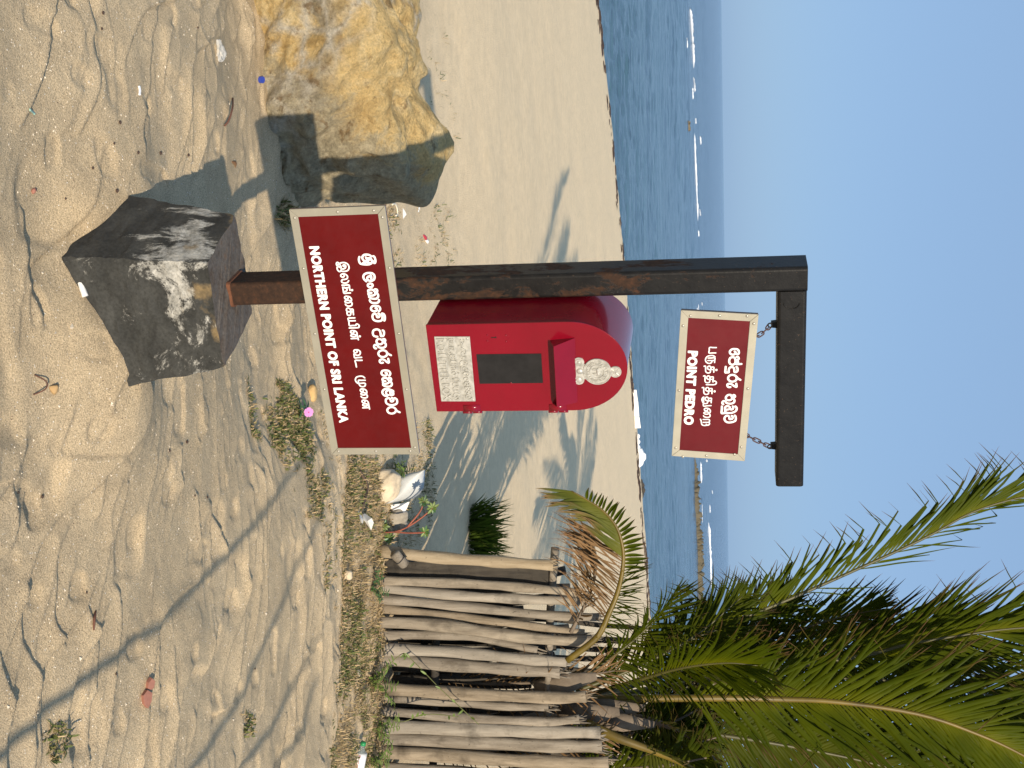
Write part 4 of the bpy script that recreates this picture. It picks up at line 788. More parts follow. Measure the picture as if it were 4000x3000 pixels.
def frond(parent, pts, sl, sr, L=0.5, n=60, w=0.022, droop=0.35, ang=(62, 24), gm=None, rm=None, t0=0.22, r0=0.026, single=False, prof=None, kinkp=0.12, lsides=(1, 1), name='frond', jit=0.10):
    P = [Vector(p) for p in pts]; K = 40; sm = crom(P, K)
    rr = [r0*(1.0-0.86*(i/K)**0.8)+0.0015 for i in range(K+1)]
    mb = MB(); mb.tube(sm, rr, 7, sq=0.75)
    fo = mb.build(name, rm or M_RACH, parent, True)
    prof = prof or (lambda t: 0.55+0.45*sin(min(1, t*1.7)*pi/2) if t < 0.6 else max(0.28, 1-0.72*((t-.6)/.4)**1.6))
    rest = MB()
    for i in range(n):
        u = i/(n-1); t = t0+(1-t0)*u; f = t*K; k = min(int(f), K-1); p = sm[k].lerp(sm[k+1], f-k); T = (sm[k+1]-sm[k]).normalized()
        a = radians(ang[0]+(ang[1]-ang[0])*u**.75)
        for lat, on_, sg in ((sl, lsides[0], -1), (sr, lsides[1], 1)):
            if rng.random() > on_: continue
            lv = lat(u) if callable(lat) else Vector(lat)
            lv = (lv - T*lv.dot(T)); lv = lv.normalized() if lv.length > 1e-6 else T.orthogonal()
            jv = Vector((rng.uniform(-jit, jit), rng.uniform(-jit, jit), rng.uniform(-jit, jit)))
            d = T*cos(a)+lv*sin(a)+jv; nm = T.cross(lv)*sg
            nm = nm*0.8 + T*0.5
            LL = L*prof(u)*rng.uniform(0.88, 1.08)
            tgt = MB() if single else rest
            leaflet(tgt, p+lv*rr[k]*0.6, d, LL, w*rng.uniform(.8, 1.15)*(0.65+0.35*prof(u)), nm, droop*rng.uniform(.6, 1.4), 8 if single else 6, rng.uniform(0, 1), rng.uniform(.6, .85) if rng.random() < kinkp else None)
            if single: tgt.build('leaflet', gm, fo, True, attr=True)
    if not single:
        lo = rest.build('leaflets', gm, fo, True, attr=True); lo['kind'] = 'stuff'
    return fo
def px(L_): return [at(X, Y, y) for X, Y, y in L_]
palm = tag(empty('coconut_palm', (1.93, 6.75, gh(1.93, 6.75))), 'young coconut palm with spreading fronds rising behind the stalk fence', 'coconut palm')
mb = MB(); mb.tube([(1.93, 6.75, gh(1.93, 6.75)-.1), (1.94, 6.74, .35), (1.93, 6.72, .85), (1.90, 6.70, 1.15)], [.17, .13, .115, .13], 14, jit=.12); mb.build('trunk', M_DPET, palm, True)
C0_ = (2240, 2745, 6.68)
frond(palm, px([(2300, 2690, 6.66), (2550, 2570, 6.7), (2782, 2462, 6.75), (3114, 2327, 6.85), (3584, 2115, 6.95), (3819, 1992, 7.0), (4080, 1925, 7.05), (4330, 1905, 7.1)]),
      lambda u: Vector((-.85, -.45, -.12+.25*u)), lambda u: Vector((.5, .6, .45)), 0.50, 150, .016, .38, (58, 6), G1, M_RACH, .12, .015, False, kinkp=.55, lsides=(1, .3), jit=.07)
frond(palm, px([(2180, 2742, 6.42), (2400, 2730, 6.42), (2800, 2727, 6.45), (3035, 2731, 6.5), (3270, 2742, 6.5), (3584, 2789, 6.52), (3819, 2868, 6.55), (4010, 2958, 6.6), (4240, 3100, 6.7)]),
      (-1, -.25, .05), (1, -.35, -.05), 0.66, 110, .023, .22, (54, 28), G1, M_PET, .22, .025, True, kinkp=.05)
frond(palm, px([(2300, 2735, 6.9), (2800, 2650, 7.05), (3349, 2565, 7.1), (3545, 2517, 7.1), (3819, 2472, 7.1), (4000, 2452, 7.1), (4300, 2440, 7.1)]),
      (-.9, -.4, .1), (.9, -.2, .1), 0.62, 120, .016, .12, (44, 18), G1, M_RACH, .22, .018, kinkp=.15)
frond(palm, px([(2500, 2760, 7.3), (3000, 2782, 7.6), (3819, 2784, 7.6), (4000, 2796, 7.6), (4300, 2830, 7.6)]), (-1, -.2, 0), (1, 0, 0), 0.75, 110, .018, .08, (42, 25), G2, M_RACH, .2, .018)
frond(palm, px([(2300, 2715, 6.5), (2480, 2660, 6.4), (2660, 2610, 6.3), (2830, 2590, 6.25), (2960, 2600, 6.25)]), (-.7, -.7, .15), (.35, -.6, .55), 0.42, 50, .016, .45, (64, 30), G1, M_RACH, .25, .014, False, kinkp=.15, lsides=(1, .8))
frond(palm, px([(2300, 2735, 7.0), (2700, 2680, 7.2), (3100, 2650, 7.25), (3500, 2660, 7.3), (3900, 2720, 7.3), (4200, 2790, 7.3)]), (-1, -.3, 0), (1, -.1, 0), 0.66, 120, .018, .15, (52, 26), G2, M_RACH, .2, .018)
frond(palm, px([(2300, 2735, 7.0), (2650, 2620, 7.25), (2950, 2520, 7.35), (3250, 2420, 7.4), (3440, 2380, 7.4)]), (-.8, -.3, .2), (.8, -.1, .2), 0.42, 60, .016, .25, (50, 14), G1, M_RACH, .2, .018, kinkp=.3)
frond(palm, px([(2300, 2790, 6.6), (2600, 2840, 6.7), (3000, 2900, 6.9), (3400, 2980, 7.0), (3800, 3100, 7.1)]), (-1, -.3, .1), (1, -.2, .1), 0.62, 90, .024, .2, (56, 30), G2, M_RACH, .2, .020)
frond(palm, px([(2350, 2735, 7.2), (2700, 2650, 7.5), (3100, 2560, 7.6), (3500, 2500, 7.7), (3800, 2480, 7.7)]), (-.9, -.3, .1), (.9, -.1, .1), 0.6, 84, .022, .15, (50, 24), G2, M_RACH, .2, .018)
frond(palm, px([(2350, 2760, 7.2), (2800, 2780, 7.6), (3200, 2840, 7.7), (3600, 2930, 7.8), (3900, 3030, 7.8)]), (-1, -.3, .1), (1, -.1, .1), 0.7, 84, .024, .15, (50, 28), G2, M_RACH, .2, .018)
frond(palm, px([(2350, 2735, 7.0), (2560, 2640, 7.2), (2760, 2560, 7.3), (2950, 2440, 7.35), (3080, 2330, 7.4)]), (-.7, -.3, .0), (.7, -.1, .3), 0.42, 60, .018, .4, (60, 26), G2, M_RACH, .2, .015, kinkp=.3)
frond(palm, px([(2290, 2830, 6.15), (2420, 2885, 6.12), (2540, 2930, 6.12), (2680, 2990, 6.1), (2820, 3080, 6.1), (2900, 3200, 6.1)]), (-.4, -.3, -.8), (.6, -.3, .8), 0.36, 36, .020, .5, (70, 35), G3, M_PET, .38, .030, kinkp=.2)
frond(palm, px([(2330, 2790, 6.5), (2480, 2800, 6.45), (2640, 2850, 6.4), (2760, 2930, 6.4), (2840, 3050, 6.4)]), (-.5, -.5, -.6), (.7, -.3, .6), 0.30, 34, .018, .5, (70, 35), G3, M_DPET, .3, .026, kinkp=.2)
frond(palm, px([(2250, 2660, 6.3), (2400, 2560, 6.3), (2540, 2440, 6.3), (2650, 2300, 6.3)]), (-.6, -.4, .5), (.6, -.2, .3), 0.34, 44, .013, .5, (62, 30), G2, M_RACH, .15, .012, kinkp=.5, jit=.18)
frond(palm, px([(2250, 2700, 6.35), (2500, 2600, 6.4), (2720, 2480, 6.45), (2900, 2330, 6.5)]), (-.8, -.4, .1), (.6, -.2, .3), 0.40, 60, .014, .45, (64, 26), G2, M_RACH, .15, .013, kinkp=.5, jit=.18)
# the snapped frond flopping over the top of the fence
SN = px([(2215, 2580, 5.98), (2331, 2489, 5.95), (2378, 2396, 5.93), (2411, 2317, 5.92), (2431, 2230, 5.90), (2434, 2151, 5.88), (2411, 2065, 5.86), (2358, 1998, 5.85), (2292, 1952, 5.84), (2232, 1918, 5.83)])
fo = frond(palm, SN, lambda u: Vector((-.25, -.35, -1.0)), lambda u: Vector((.1, .25, 1.0)), 0.24, 40, .020, .12, (50, 34), G3, M_PET, .52, .017, True, prof=lambda t: 1.1-.35*t, kinkp=.05, lsides=(1, 0), jit=.06)
fo['label'] = 'snapped yellowing frond hanging over the fence top'
frond(palm, SN[4:9], (0.15, .1, 1), (0.15, .1, 1), 0.125, 22, .020, 0.0, (84, 70), G1, M_PET, .05, .010, True, prof=lambda t: 1-.5*t, kinkp=0, lsides=(1, 0), jit=.03)
frond(palm, SN[1:6], (-.4, -.3, -1), (.2, .2, -1), 0.36, 24, .010, .35, (72, 60), DRY, M_PET, .2, .012, False, prof=lambda t: .75+.35*t, kinkp=.25, lsides=(1, .7), jit=.2)
frond(palm, SN[1:5], (.1, -.2, 1), (.3, .2, 1), 0.20, 24, .008, .6, (80, 60), G2, M_PET, .1, .010, False, prof=lambda t: .8, lsides=(1, .6), jit=.3)
# dead fronds caught behind and on the fence
for P_, l_, a_ in (([(2230, 2470, 6.0), (2300, 2330, 5.98), (2330, 2200, 5.97), (2310, 2090, 5.96)], .30, .3),
                   ([(1600, 2640, 6.3), (1900, 2670, 6.25), (2150, 2660, 6.2), (2400, 2620, 6.2)], .34, .4), ([(1650, 2960, 6.3), (1900, 2930, 6.25), (2200, 2900, 6.2), (2380, 2880, 6.2)], .26, .4)):
    frond(palm, px(P_), (-.6, -.4, -.7), (.7, -.2, -.3), l_, 30, .011, a_, (60, 28), DRY, M_DPET, .1, .014, kinkp=.35, jit=.25)
for P_ in ([(2150, 2900, 6.4), (2400, 2880, 6.5), (2600, 2830, 6.6), (2750, 2760, 6.7)], [(2200, 2960, 6.4), (2430, 2960, 6.45), (2620, 2930, 6.5), (2800, 2880, 6.55)], [(2200, 2840, 6.6), (2450, 2830, 6.65), (2640, 2800, 6.7), (2820, 2770, 6.75)], [(2200, 3020, 6.3), (2400, 3010, 6.3), (2600, 2990, 6.3), (2760, 2960, 6.3)]):
    frond(palm, px(P_), (-.8, -.3, .1), (.8, -.2, .1), .30, 44, .020, .5, (66, 34), G2, M_DPET, .1, .022, kinkp=.3, jit=.25)
# pale broad stalk butts at the crown
for (X0, Y0, X1, Y1, y, r) in ((2090, 2690, 2330, 2640, 6.12, .055), (2180, 2790, 2420, 2780, 6.25, .06), (2230, 2760, 2520, 2765, 6.35, .05), (2300, 2810, 2560, 2830, 6.3, .05)):
    A_, B_ = at(X0, Y0, y), at(X1, Y1, y); mb = MB(); mb.tube([A_, A_.lerp(B_, .5)+Vector((0, -.02, .01)), B_], [r*.75, r, r*.35], 9, sq=.4, jit=.15); mb.build('stalk_butt', M_DPET, palm, True)
# a taller palm outside the picture on the right, whose crown shades the beach
def tall_palm(bx, by, h, lx, ly, label, nf=15, seed=3, Lf=2.3):
    r_ = random.Random(seed); z0 = gh(bx, by)
    t = tag(empty('coconut_palm', (bx, by, z0)), label, 'coconut palm')
    top = Vector((bx+lx, by+ly, z0+h))
    mb = MB(); mb.tube(crom([(bx, by, z0-.1), (bx+lx*.15, by+ly*.15, z0+h*.4), top], 16), [.20-.075*(i/16)**.5 for i in range(17)], 12, jit=.06); mb.build('trunk', M_DPET, t, True)
    for i in range(nf):
        a = 2*pi*i/nf + r_.uniform(-.15, .15); el = r_.uniform(-.05, 1.15); d = Vector((cos(a), sin(a), 0))
        P_ = [top+Vector((0, 0, .05))]
        for k in range(1, 6):
            s = k/5*Lf*r_.uniform(.94, 1.02); P_.append(top + d*s*cos(el*.8)+Vector((0, 0, s*sin(el)-0.28*s*s*cos(el)*.8)))
        lat = Vector((-sin(a), cos(a), -.35)); lat2 = Vector((sin(a), -cos(a), -.35))
        frond(t, P_, lat, lat2, .55, 46, .030, .7, (66, 28), G1, M_RACH, .18, .024, kinkp=.1)
tall_palm(5.3, 8.4, 3.0, -.5, .1, 'tall coconut palm standing beyond the right edge, shading the beach', 15, 3)
tall_palm(3.9, 10.2, 2.2, -.1, 0, 'low coconut palm behind the fence, off the right edge', 13, 5, 2.0)
# ================================================================== bare tree behind the viewer; its stems streak the near sand with shade
tree = tag(empty('bare_tree', (2.3, -1.3, gh(2.3, -1.3))), 'bare multi-stemmed tree behind the viewer casting thin branch shadows', 'tree')
M_BARK = wood_mat('grey_bark', (0.12, 0.10, 0.08), (0.28, 0.24, 0.19))
def caster(Ga, Gb, ta, tb, ra, rb, name='branch'):
    """a stem lying along two sun rays, so its shade runs from ground point Ga to Gb"""
    A_ = Vector(Ga)+SUN*ta; B_ = Vector(Gb)+SUN*tb; base = Vector((2.3, -1.3, gh(2.3, -1.3)-.05))
    P_ = [base, base.lerp(A_, .5)+Vector((.05, -.05, .05)), A_, A_.lerp(B_, .5)+Vector((.03, .02, .03)), B_, B_+(B_-A_)*.25]
    mb = MB(); mb.tube(crom(P_, 22), [ra+(rb-ra)*i/22 for i in range(23)], 8, jit=.2); mb.build(name, M_BARK, tree, True)
g = lambda X, Y: Vector(gz(X, Y, .03))
caster(g(60, 2990), g(1120, 1900), 3.3, 4.7, .020, .011)
caster(g(760, 2995), g(1190, 2140), 4.1, 5.2, .017, .009)
caster(g(950, 2990), g(1210, 2520), 4.4, 5.2, .018, .009)
caster(g(1090, 2990), g(1215, 2700), 4.6, 5.2, .015, .008)
# ================================================================== SMALL THINGS ON THE SAND
def drop_many(X, Y):
    X = np.asarray(X, float); Y = np.asarray(Y, float)
    d = np.stack([F*FWD[i]+(Y-1500)*IU[i]+(X-2000)*IW[i] for i in range(3)], 1)
    z = np.zeros(len(X))
    for _ in range(12):
        t = (z-EYE)/d[:, 2]; z = .5*z+.5*sand_h(d[:, 0]*t, d[:, 1]*t)
    t = (z-EYE)/d[:, 2]; x, y = d[:, 0]*t, d[:, 1]*t
    return np.stack([x, y, sand_h(x, y)], 1)
nr = np.random.RandomState(11)
# ---- grit of shell bits over the near sand
def grit():
    n = 3600; X = nr.uniform(20, 1500, n)**1.0; Y = nr.uniform(0, 3000, n); P = drop_many(X, Y)
    mb = MB()
    for p in P:
        r = abs(nr.normal(0, .0013))+.0009
        if nr.rand() < .02: r *= 2.0
        M = Matrix.Rotation(nr.uniform(0, 6.3), 3, 'Z')
        vs = [Vector((r*1.4, 0, 0)), Vector((-.5*r, .9*r, 0)), Vector((-.6*r, -.8*r, 0)), Vector((0, 0, r*.8))]
        mb.add([Vector(p)+M @ v for v in vs], [(0, 1, 3), (1, 2, 3), (2, 0, 3), (0, 2, 1)])
    o = mb.build('shell_grit', plain('shell', (0.62, 0.54, 0.42), .8, var=.35, vs=3)); tag(o, 'tiny white shell bits strewn over the sand', 'shell grit', kind='stuff')
grit()
# ---- weeds and straw
def inpoly(x, y, P):
    r = np.zeros(len(x), bool); j = len(P)-1
    for i in range(len(P)):
        c = ((P[i][1] > y) != (P[j][1] > y)) & (x < (P[j][0]-P[i][0])*(y-P[i][1])/(P[j][1]-P[i][1]+1e-9)+P[i][0]); r ^= c; j = i
    return r
def blades_mat():
    m, nt, b = mat('weed_blades'); a = nt.nodes.new('ShaderNodeAttribute'); a.attribute_name = 'tip'
    nt.links.new(ramp(nt, a.outputs['Fac'], [(0, (0.055, 0.085, 0.022)), (0.35, (0.15, 0.155, 0.05)), (0.6, (0.34, 0.25, 0.125)), (1, (0.50, 0.37, 0.21))]), b.inputs['Base Color'])
    b.inputs['Roughness'].default_value = .7; b.inputs['Specular IOR Level'].default_value = .2; return m
M_BL = blades_mat()
def patch(mb, poly, n, green, hgt=.035, lay=.5, clump=6.0, thr=-.1, seed=0):
    xs = [p[0] for p in poly]; ys = [p[1] for p in poly]
    X = nr.uniform(min(xs), max(xs), n*3); Y = nr.uniform(min(ys), max(ys), n*3); k = inpoly(X, Y, poly); X, Y = X[k][:n], Y[k][:n]
    P = drop_many(X, Y); m = fbm(P[:, 0]*clump, P[:, 1]*clump, 4, 80+seed, .65)
    cxm, cym = np.mean(xs), np.mean(ys); ed = np.maximum(np.abs(X-cxm)/(max(xs)-min(xs)), np.abs(Y-cym)/(max(ys)-min(ys)))*2
    keep = m+nr.uniform(-.22, .22, len(m))-.35*np.clip(ed-.6, 0, 1) > thr+.05
    g2 = vn(P[:, 0]*4.5+3, P[:, 1]*4.5, 90+seed)
    for p, gg in zip(P[keep], g2[keep]):
        isg = nr.rand() < (green+.45*gg)*.75; flat = nr.rand() < lay
        L = hgt*nr.uniform(.5, 1.3); a = nr.uniform(0, 6.28); w_ = nr.uniform(.0012, .0026)*(1.35 if isg else .8)
        el = nr.uniform(.05, .45) if flat else nr.uniform(.6, 1.4)
        d = Vector((cos(a)*cos(el), sin(a)*cos(el), sin(el))); s = Vector((-sin(a), cos(a), 0))*w_
        q = Vector(p)+Vector((0, 0, .001)); m1 = q+d*L*.55; e = q+d*L+Vector((0, 0, -L*.25))
        c = nr.uniform(0, .42) if isg else nr.uniform(.5, 1)
        mb.add([q-s, q+s, m1+s*1.2, m1-s*1.2, e], [(0, 1, 2, 3), (3, 2, 4)], [c]*5)
mb = MB()
patch(mb, [(960, 1480), (1120, 1490), (1200, 1640), (1300, 1900), (1330, 2050), (1190, 2020), (1080, 1760), (980, 1700)], 5200, .42, .030, .6, 7, -.02)
patch(mb, [(1250, 1560), (1330, 1700), (1350, 1950), (1330, 2150), (1260, 2100), (1220, 1800)], 900, .15, .025, .8, 7, .1)
patch(mb, [(1355, 1780), (1500, 1760), (1540, 2000), (1500, 2160), (1500, 2600), (1510, 3000), (1290, 3000), (1310, 2700), (1330, 2450), (1340, 2100)], 15000, .30, .036, .65, 6, -.28, 1)
patch(mb, [(1200, 1990), (1330, 2060), (1320, 2420), (1270, 2300), (1210, 2100)], 1500, .25, .028, .6, 7, .0, 2)
patch(mb, [(1500, 1760), (1690, 1660), (1700, 1990), (1650, 2140), (1500, 2160)], 3000, .42, .036, .5, 6, -.05, 3)
patch(mb, [(1480, 760), (1560, 830), (1580, 1000), (1560, 1060), (1500, 1000)], 900, .10, .04, .8, 7, -.1, 4)
patch(mb, [(1600, 800), (1760, 800), (1790, 1050), (1620, 1060)], 900, .50, .05, .4, 9, .12, 5)
patch(mb, [(1600, 1640), (1690, 1640), (1690, 1760), (1600, 1760)], 500, .5, .05, .4, 8, .05, 6)
patch(mb, [(1100, 780), (1060, 850), (1110, 900), (1140, 800)], 260, .7, .06, .2, 8, -.3, 7)
patch(mb, [(160, 2860), (230, 2800), (290, 2900), (200, 2990)], 160, .6, .03, .5, 8, -.2, 8)
patch(mb, [(940, 2790), (990, 2780), (990, 2880), (950, 2880)], 120, .7, .025, .5, 8, -.3, 9)
patch(mb, [(1650, 60), (1730, 60), (1800, 620), (1690, 560)], 260, .6, .05, .4, 8, .15, 10)
o = mb.build('weeds', M_BL, attr=True); tag(o, 'low weeds and dry straw creeping over the sand', 'weeds', kind='stuff')
# ---- leafy plants
def leafmesh(mb, p, d, L, w_, nrm, bend=.3, segs=5, cup=.25, a0=0.0):
    d = Vector(d).normalized(); q = Vector(p); vs = []; aa = []
    for k in range(segs+1):
        t = k/segs; s = d.cross(nrm); s = s.normalized() if s.length > 1e-6 else Vector((1, 0, 0)); u = s.cross(d).normalized()
        ww = w_*max(.04, sin(pi*(t*.9+.07))**.8)
        vs += [q-s*ww/2+u*ww*cup, q, q+s*ww/2+u*ww*cup]; aa += [a0]*3
        d = (d+Vector((0, 0, -bend/segs))).normalized(); q = q+d*L/segs
    mb.add(vs, [f for k in range(segs) for f in ((3*k, 3*k+1, 3*k+4, 3*k+3), (3*k+1, 3*k+2, 3*k+5, 3*k+4))], aa)
M_LG = plain('glossy_green_leaf', (0.050, 0.115, 0.035), .4, var=.35, vs=25)
M_LY = plain('bright_green_leaf', (0.11, 0.16, 0.03), .5, var=.35, vs=25)
M_STR = plain('red_stem', (0.25, 0.07, 0.04), .6, var=.3)
M_STG = plain('green_stem', (0.12, 0.13, 0.04), .6, var=.3)
M_PINK = plain('pink_petal', (0.62, 0.22, 0.50), .6, var=.15, vs=40)
M_PINKC = plain('crimson_throat', (0.50, 0.03, 0.14), .6)
bp = drop(1150, 1600); pw = tag(empty('periwinkle', bp), 'small periwinkle with one pink flower growing by the lower sign', 'plant')
top = bp+Vector((.005, -.005, .065))
mb = MB(); mb.tube([bp-Vector((0, 0, .01)), bp+Vector((0, 0, .03)), top], [.0025, .002, .002], 6); mb.build('stem', M_STG, pw, True)
for a, el, z, L in ((.3, .25, .05, .045), (1.3, .5, .055, .04), (2.5, .2, .05, .05), (3.5, .15, .045, .048), (4.4, .1, .05, .045), (5.4, .2, .052, .045), (2.0, .0, .02, .04), (3.0, .0, .025, .045), (0.9, 0, .02, .04), (5.9, .05, .03, .04)):
    mb = MB(); leafmesh(mb, bp+Vector((0, 0, z)), (cos(a)*cos(el), sin(a)*cos(el), sin(el)), L, .018, Vector((0, 0, 1)), .35); mb.build('leaf', M_LG, pw, True)
fc = top+Vector((.006, -.018, .006)); fn_ = Vector((.15, -.75, .6)).normalized(); e1 = fn_.orthogonal().normalized(); e2 = fn_.cross(e1)
fl = MB(); fl.ball(fc+fn_*.001, (.0028, .0028, .0028), 8, 5); flo = fl.build('flower', M_PINKC, pw, True)
for k in range(5):
    a = 2*pi*k/5+.3; dd = e1*cos(a)+e2*sin(a); mb = MB(); vs = [fc]; s = fn_.cross(dd)
    for t, ww in ((.35, .006), (.75, .0105), (1, .0085)): vs += [fc+dd*.0195*t-s*ww+fn_*.001, fc+dd*.0205*t+fn_*.0005, fc+dd*.0195*t+s*ww+fn_*.001]
    mb.add(vs, [(0, 2, 1), (0, 3, 2), (1, 2, 5, 4), (2, 3, 6, 5), (4, 5, 8, 7), (5, 6, 9, 8)]); mb.build('petal', M_PINK, flo, True)
def weed(name, base, n, h, spread, leafL, leafW, material, label, stem, seed, lean=(0, 0)):
    r_ = random.Random(seed); t = tag(empty(name, base), label, 'plant', None)
    for k in range(n):
        a = 2*pi*k/n+r_.uniform(-.3, .3); s = spread*r_.uniform(.4, 1); hh = h*r_.uniform(.6, 1.1)
        P_ = crom([base-Vector((0, 0, .01)), base+Vector((cos(a)*s*.35+lean[0]*.4, sin(a)*s*.35+lean[1]*.4, hh*.6)), base+Vector((cos(a)*s+lean[0], sin(a)*s+lean[1], hh))], 8)
        mb = MB(); mb.tube(P_, [.0028-.0002*i for i in range(9)], 5); mb.build('stem', stem, t, True)
        for i in range(2, 9):
            for sg in (-1, 1):
                d = Vector((cos(a+sg*1.2+r_.uniform(-.4, .4)), sin(a+sg*1.2), r_.uniform(0, .7))); mb = MB()
                leafmesh(mb, P_[i], d, leafL*r_.uniform(.7, 1.2), leafW*r_.uniform(.8, 1.2), Vector((0, -.3, 1)), .6); mb.build('leaf', material, t, True)
    return t
weed('leafy_weed', drop(1440, 2660), 6, .14, .13, .042, .011, M_LY, 'bright green leafy weed spilling in front of the gap in the fence', M_STG, 1)
weed('leafy_weed', drop(1455, 2850), 5, .13, .12, .040, .011, M_LY, 'green leafy weed at the fence foot, above the green-capped bottle', M_STG, 2)
weed('leafy_weed', drop(1440, 2975), 5, .11, .10, .036, .010, M_LY, 'low green weed beside the green-capped bottle', M_STG, 3)
weed('leafy_weed', drop(1450, 2300), 5, .07, .10, .030, .009, M_LG, 'low green weed by the first grey stalks of the fence', M_STG, 4)
weed('fern_weed', drop(1530, 1835), 4, .09, .06, .045, .009, M_LY, 'bright fern-like weed behind the pale stone', M_STG, 5)
# the red-stemmed sapling
rb = drop(1500, 2085); rs = tag(empty('sapling', rb), 'red-stemmed sapling with yellow-green leaves beside the broken white shell', 'plant')
yS = rb.y
for pts, lv in (([(1490, 2080), (1540, 2078), (1590, 2060), (1650, 2020), (1690, 1985)], [(1690, 1985)]), ([(1540, 2078), (1600, 2082), (1660, 2080)], [(1660, 2078)]), ([(1480, 2075), (1500, 2080)], [(1500, 2055), (1520, 2105)]), ([(1590, 2060), (1640, 2000), (1655, 1960)], [(1655, 1960)])):
    P_ = [at(X, Y, yS-.02) for X, Y in pts]; mb = MB(); mb.tube(crom(P_, 8), .0042, 6, jit=.2); mb.build('stem', M_STR, rs, True)
    for X, Y in lv:
        c = at(X, Y, yS-.02)
        for k in range(9):
            a = 2*pi*k/9; mb = MB(); leafmesh(mb, c, (cos(a), rng.uniform(-.6, .3), sin(a)+.2), rng.uniform(.025, .042), .014, Vector((0, -1, .3)), .4); mb.build('leaf', M_LY if rng.random() < .6 else M_LG, rs, True)
# vine on the stalks
vb = drop(1470, 2780); vine = tag(empty('vine', vb), 'thin green vine climbing the fence stalks', 'vine')
for pts in ([(1470, 2780), (1560, 2820), (1640, 2795), (1700, 2790), (1790, 2800)], [(1470, 2650), (1560, 2560), (1600, 2570), (1720, 2690), (1870, 2830)]):
    P_ = crom([at(X, Y, 5.94) for X, Y in pts], 20); mb = MB(); mb.tube(P_, .0022, 5); mb.build('stem', M_STG, vine, True)
    for i in range(5, 20):
        if rng.random() < .35: continue
        mb = MB(); leafmesh(mb, P_[i], (rng.uniform(-1, 1), -.4, rng.uniform(-.5, .8)), rng.uniform(.022, .04), .011, Vector((0, -1, .3)), .5); mb.build('leaf', M_LY, vine, True)
# dark grassy clump beyond the fence corner
def clump(c, n, R, h, label):
    t = tag(empty('grass_clump', c), label, 'grass clump'); mb = MB(); r_ = random.Random(9)
    for k in range(n):
        a = r_.uniform(0, 6.28); r = R*sqrt(r_.random()); b0 = Vector((c.x+r*cos(a), c.y+r*sin(a)*.7, c.z)); hh = h*r_.uniform(.5, 1.15); ln = .35*hh
        d = Vector((cos(a)*ln*r/R+r_.uniform(-.08, .08), sin(a)*ln*r/R, hh)); leaflet(mb, b0, d, hh*1.1, .014, Vector((cos(a), sin(a), .2)), .7, 6)
    o_ = mb.build('blades', leaf_mat('bush_green', [(0, (.045, .07, .012)), (.7, (.06, .10, .012)), (1, (.14, .13, .04))]), t, True, attr=True); o_['kind'] = 'stuff'
clump(drop(1845, 2085), 300, .22, .24, 'dense dark green grassy clump on the beach left of the fence')
# ---- stones
M_ST = plain('pale_limestone', (0.56, 0.46, 0.32), .9, var=.25, vs=14, bmp=.6, bs=30, bd=.01)
M_ST2 = plain('grey_limestone', (0.30, 0.27, 0.22), .9, var=.3, vs=14, bmp=.6, bs=30, bd=.01)
def stone(X0, Y0, X1, Y1, h, label, material=M_ST, seed=1, dz=0.0, dep=None):
    a, b_ = drop(X0, Y0), drop(X1, Y1); c = (a+b_)/2; L = (b_-a).length/2
    return boulder('stone', (c.x, c.y, c.z+h*.35+dz), (L, dep or L*.6, h*.62), material, label, 4, h*.35, 3.0, seed, None, 9.0)
stone(1490, 1835, 1490, 1960, .095, 'pale tan stone in front of the broken white shell', M_ST, 2)
stone(1535, 1995, 1535, 2080, .10, 'grey stone right of the broken white shell', M_ST2, 4)
stone(1205, 1505, 1215, 1560, .035, 'small ochre stone beside the lower edge of the sign', plain('ochre_stone', (.50, .33, .14), .9, var=.2, bmp=.5), 5)
stone(1350, 2230, 1350, 2262, .03, 'small pale stone on the edge of the weed strip', M_ST, 6)
# ---- litter
M_PL = plain('white_plastic', (0.78, 0.78, 0.77), .45, var=.05); M_PAPER = plain('white_paper', (0.74, 0.73, 0.70), .8, var=.06)
M_FOAM = plain('white_foam', (0.85, 0.85, 0.84), .8, bmp=.2, bs=60); M_BLUE = plain('blue_plastic', (0.03, 0.06, 0.35), .4)
M_BRICK = plain('brick_red', (0.30, 0.13, 0.09), .85, var=.25, bmp=.4); M_TWIG = plain('brown_twig', (0.12, 0.05, 0.03), .8, var=.3); M_DLEAF = plain('dry_leaf', (0.20, 0.10, 0.04), .7, var=.3)
def crumple(name, X, Y, r, flat, material, label, cat, seed, hollow=False):
    c = drop(X, Y); bm = bmesh.new(); bmesh.ops.create_icosphere(bm, subdivisions=4, radius=1)
    for v in bm.verts:
        p = v.co.normalized(); k = 1+.35*n3(p, 2.2, seed)+.22*abs(n3(p, 4.6, seed+1)) - .15*abs(n3(p, 8, seed+2))
        v.co = Vector((p.x*r*k, p.y*r*k*.9, p.z*r*k*flat)); 
        if hollow and p.z > .5: v.co.z -= r*flat*.75*(p.z-.5)*2
    me = bpy.data.meshes.new(name); bm.to_mesh(me); bm.free(); me.materials.append(material); o_ = bpy.data.objects.new(name, me); COL.objects.link(o_); o_.location = c+Vector((0, 0, r*flat*.55)); tag(o_, label, cat); return o_
crumple('plastic_cup', 853, 205, .036, .45, plain('milky_plastic', (.50, .47, .41), .35), 'crushed milky plastic cup on the open sand before the boulder', 'cup', 3, True)
def bit(name, pix, r, material, label, cat, n=6, bend=.0, sq=1.0, lift=0.0):
    P_ = [drop(X, Y)+Vector((0, 0, (r if not hasattr(r, '__len__') else r[0])*sq+lift)) for X, Y in pix]
    for k in range(1, len(P_)-1): P_[k] = P_[k]+Vector((0, 0, bend))
    mb = MB(); mb.tube(crom(P_, 10), r, n, sq=sq, jit=.08); o_ = mb.build(name, material, None, True, loc=P_[0]); tag(o_, label, cat); return o_
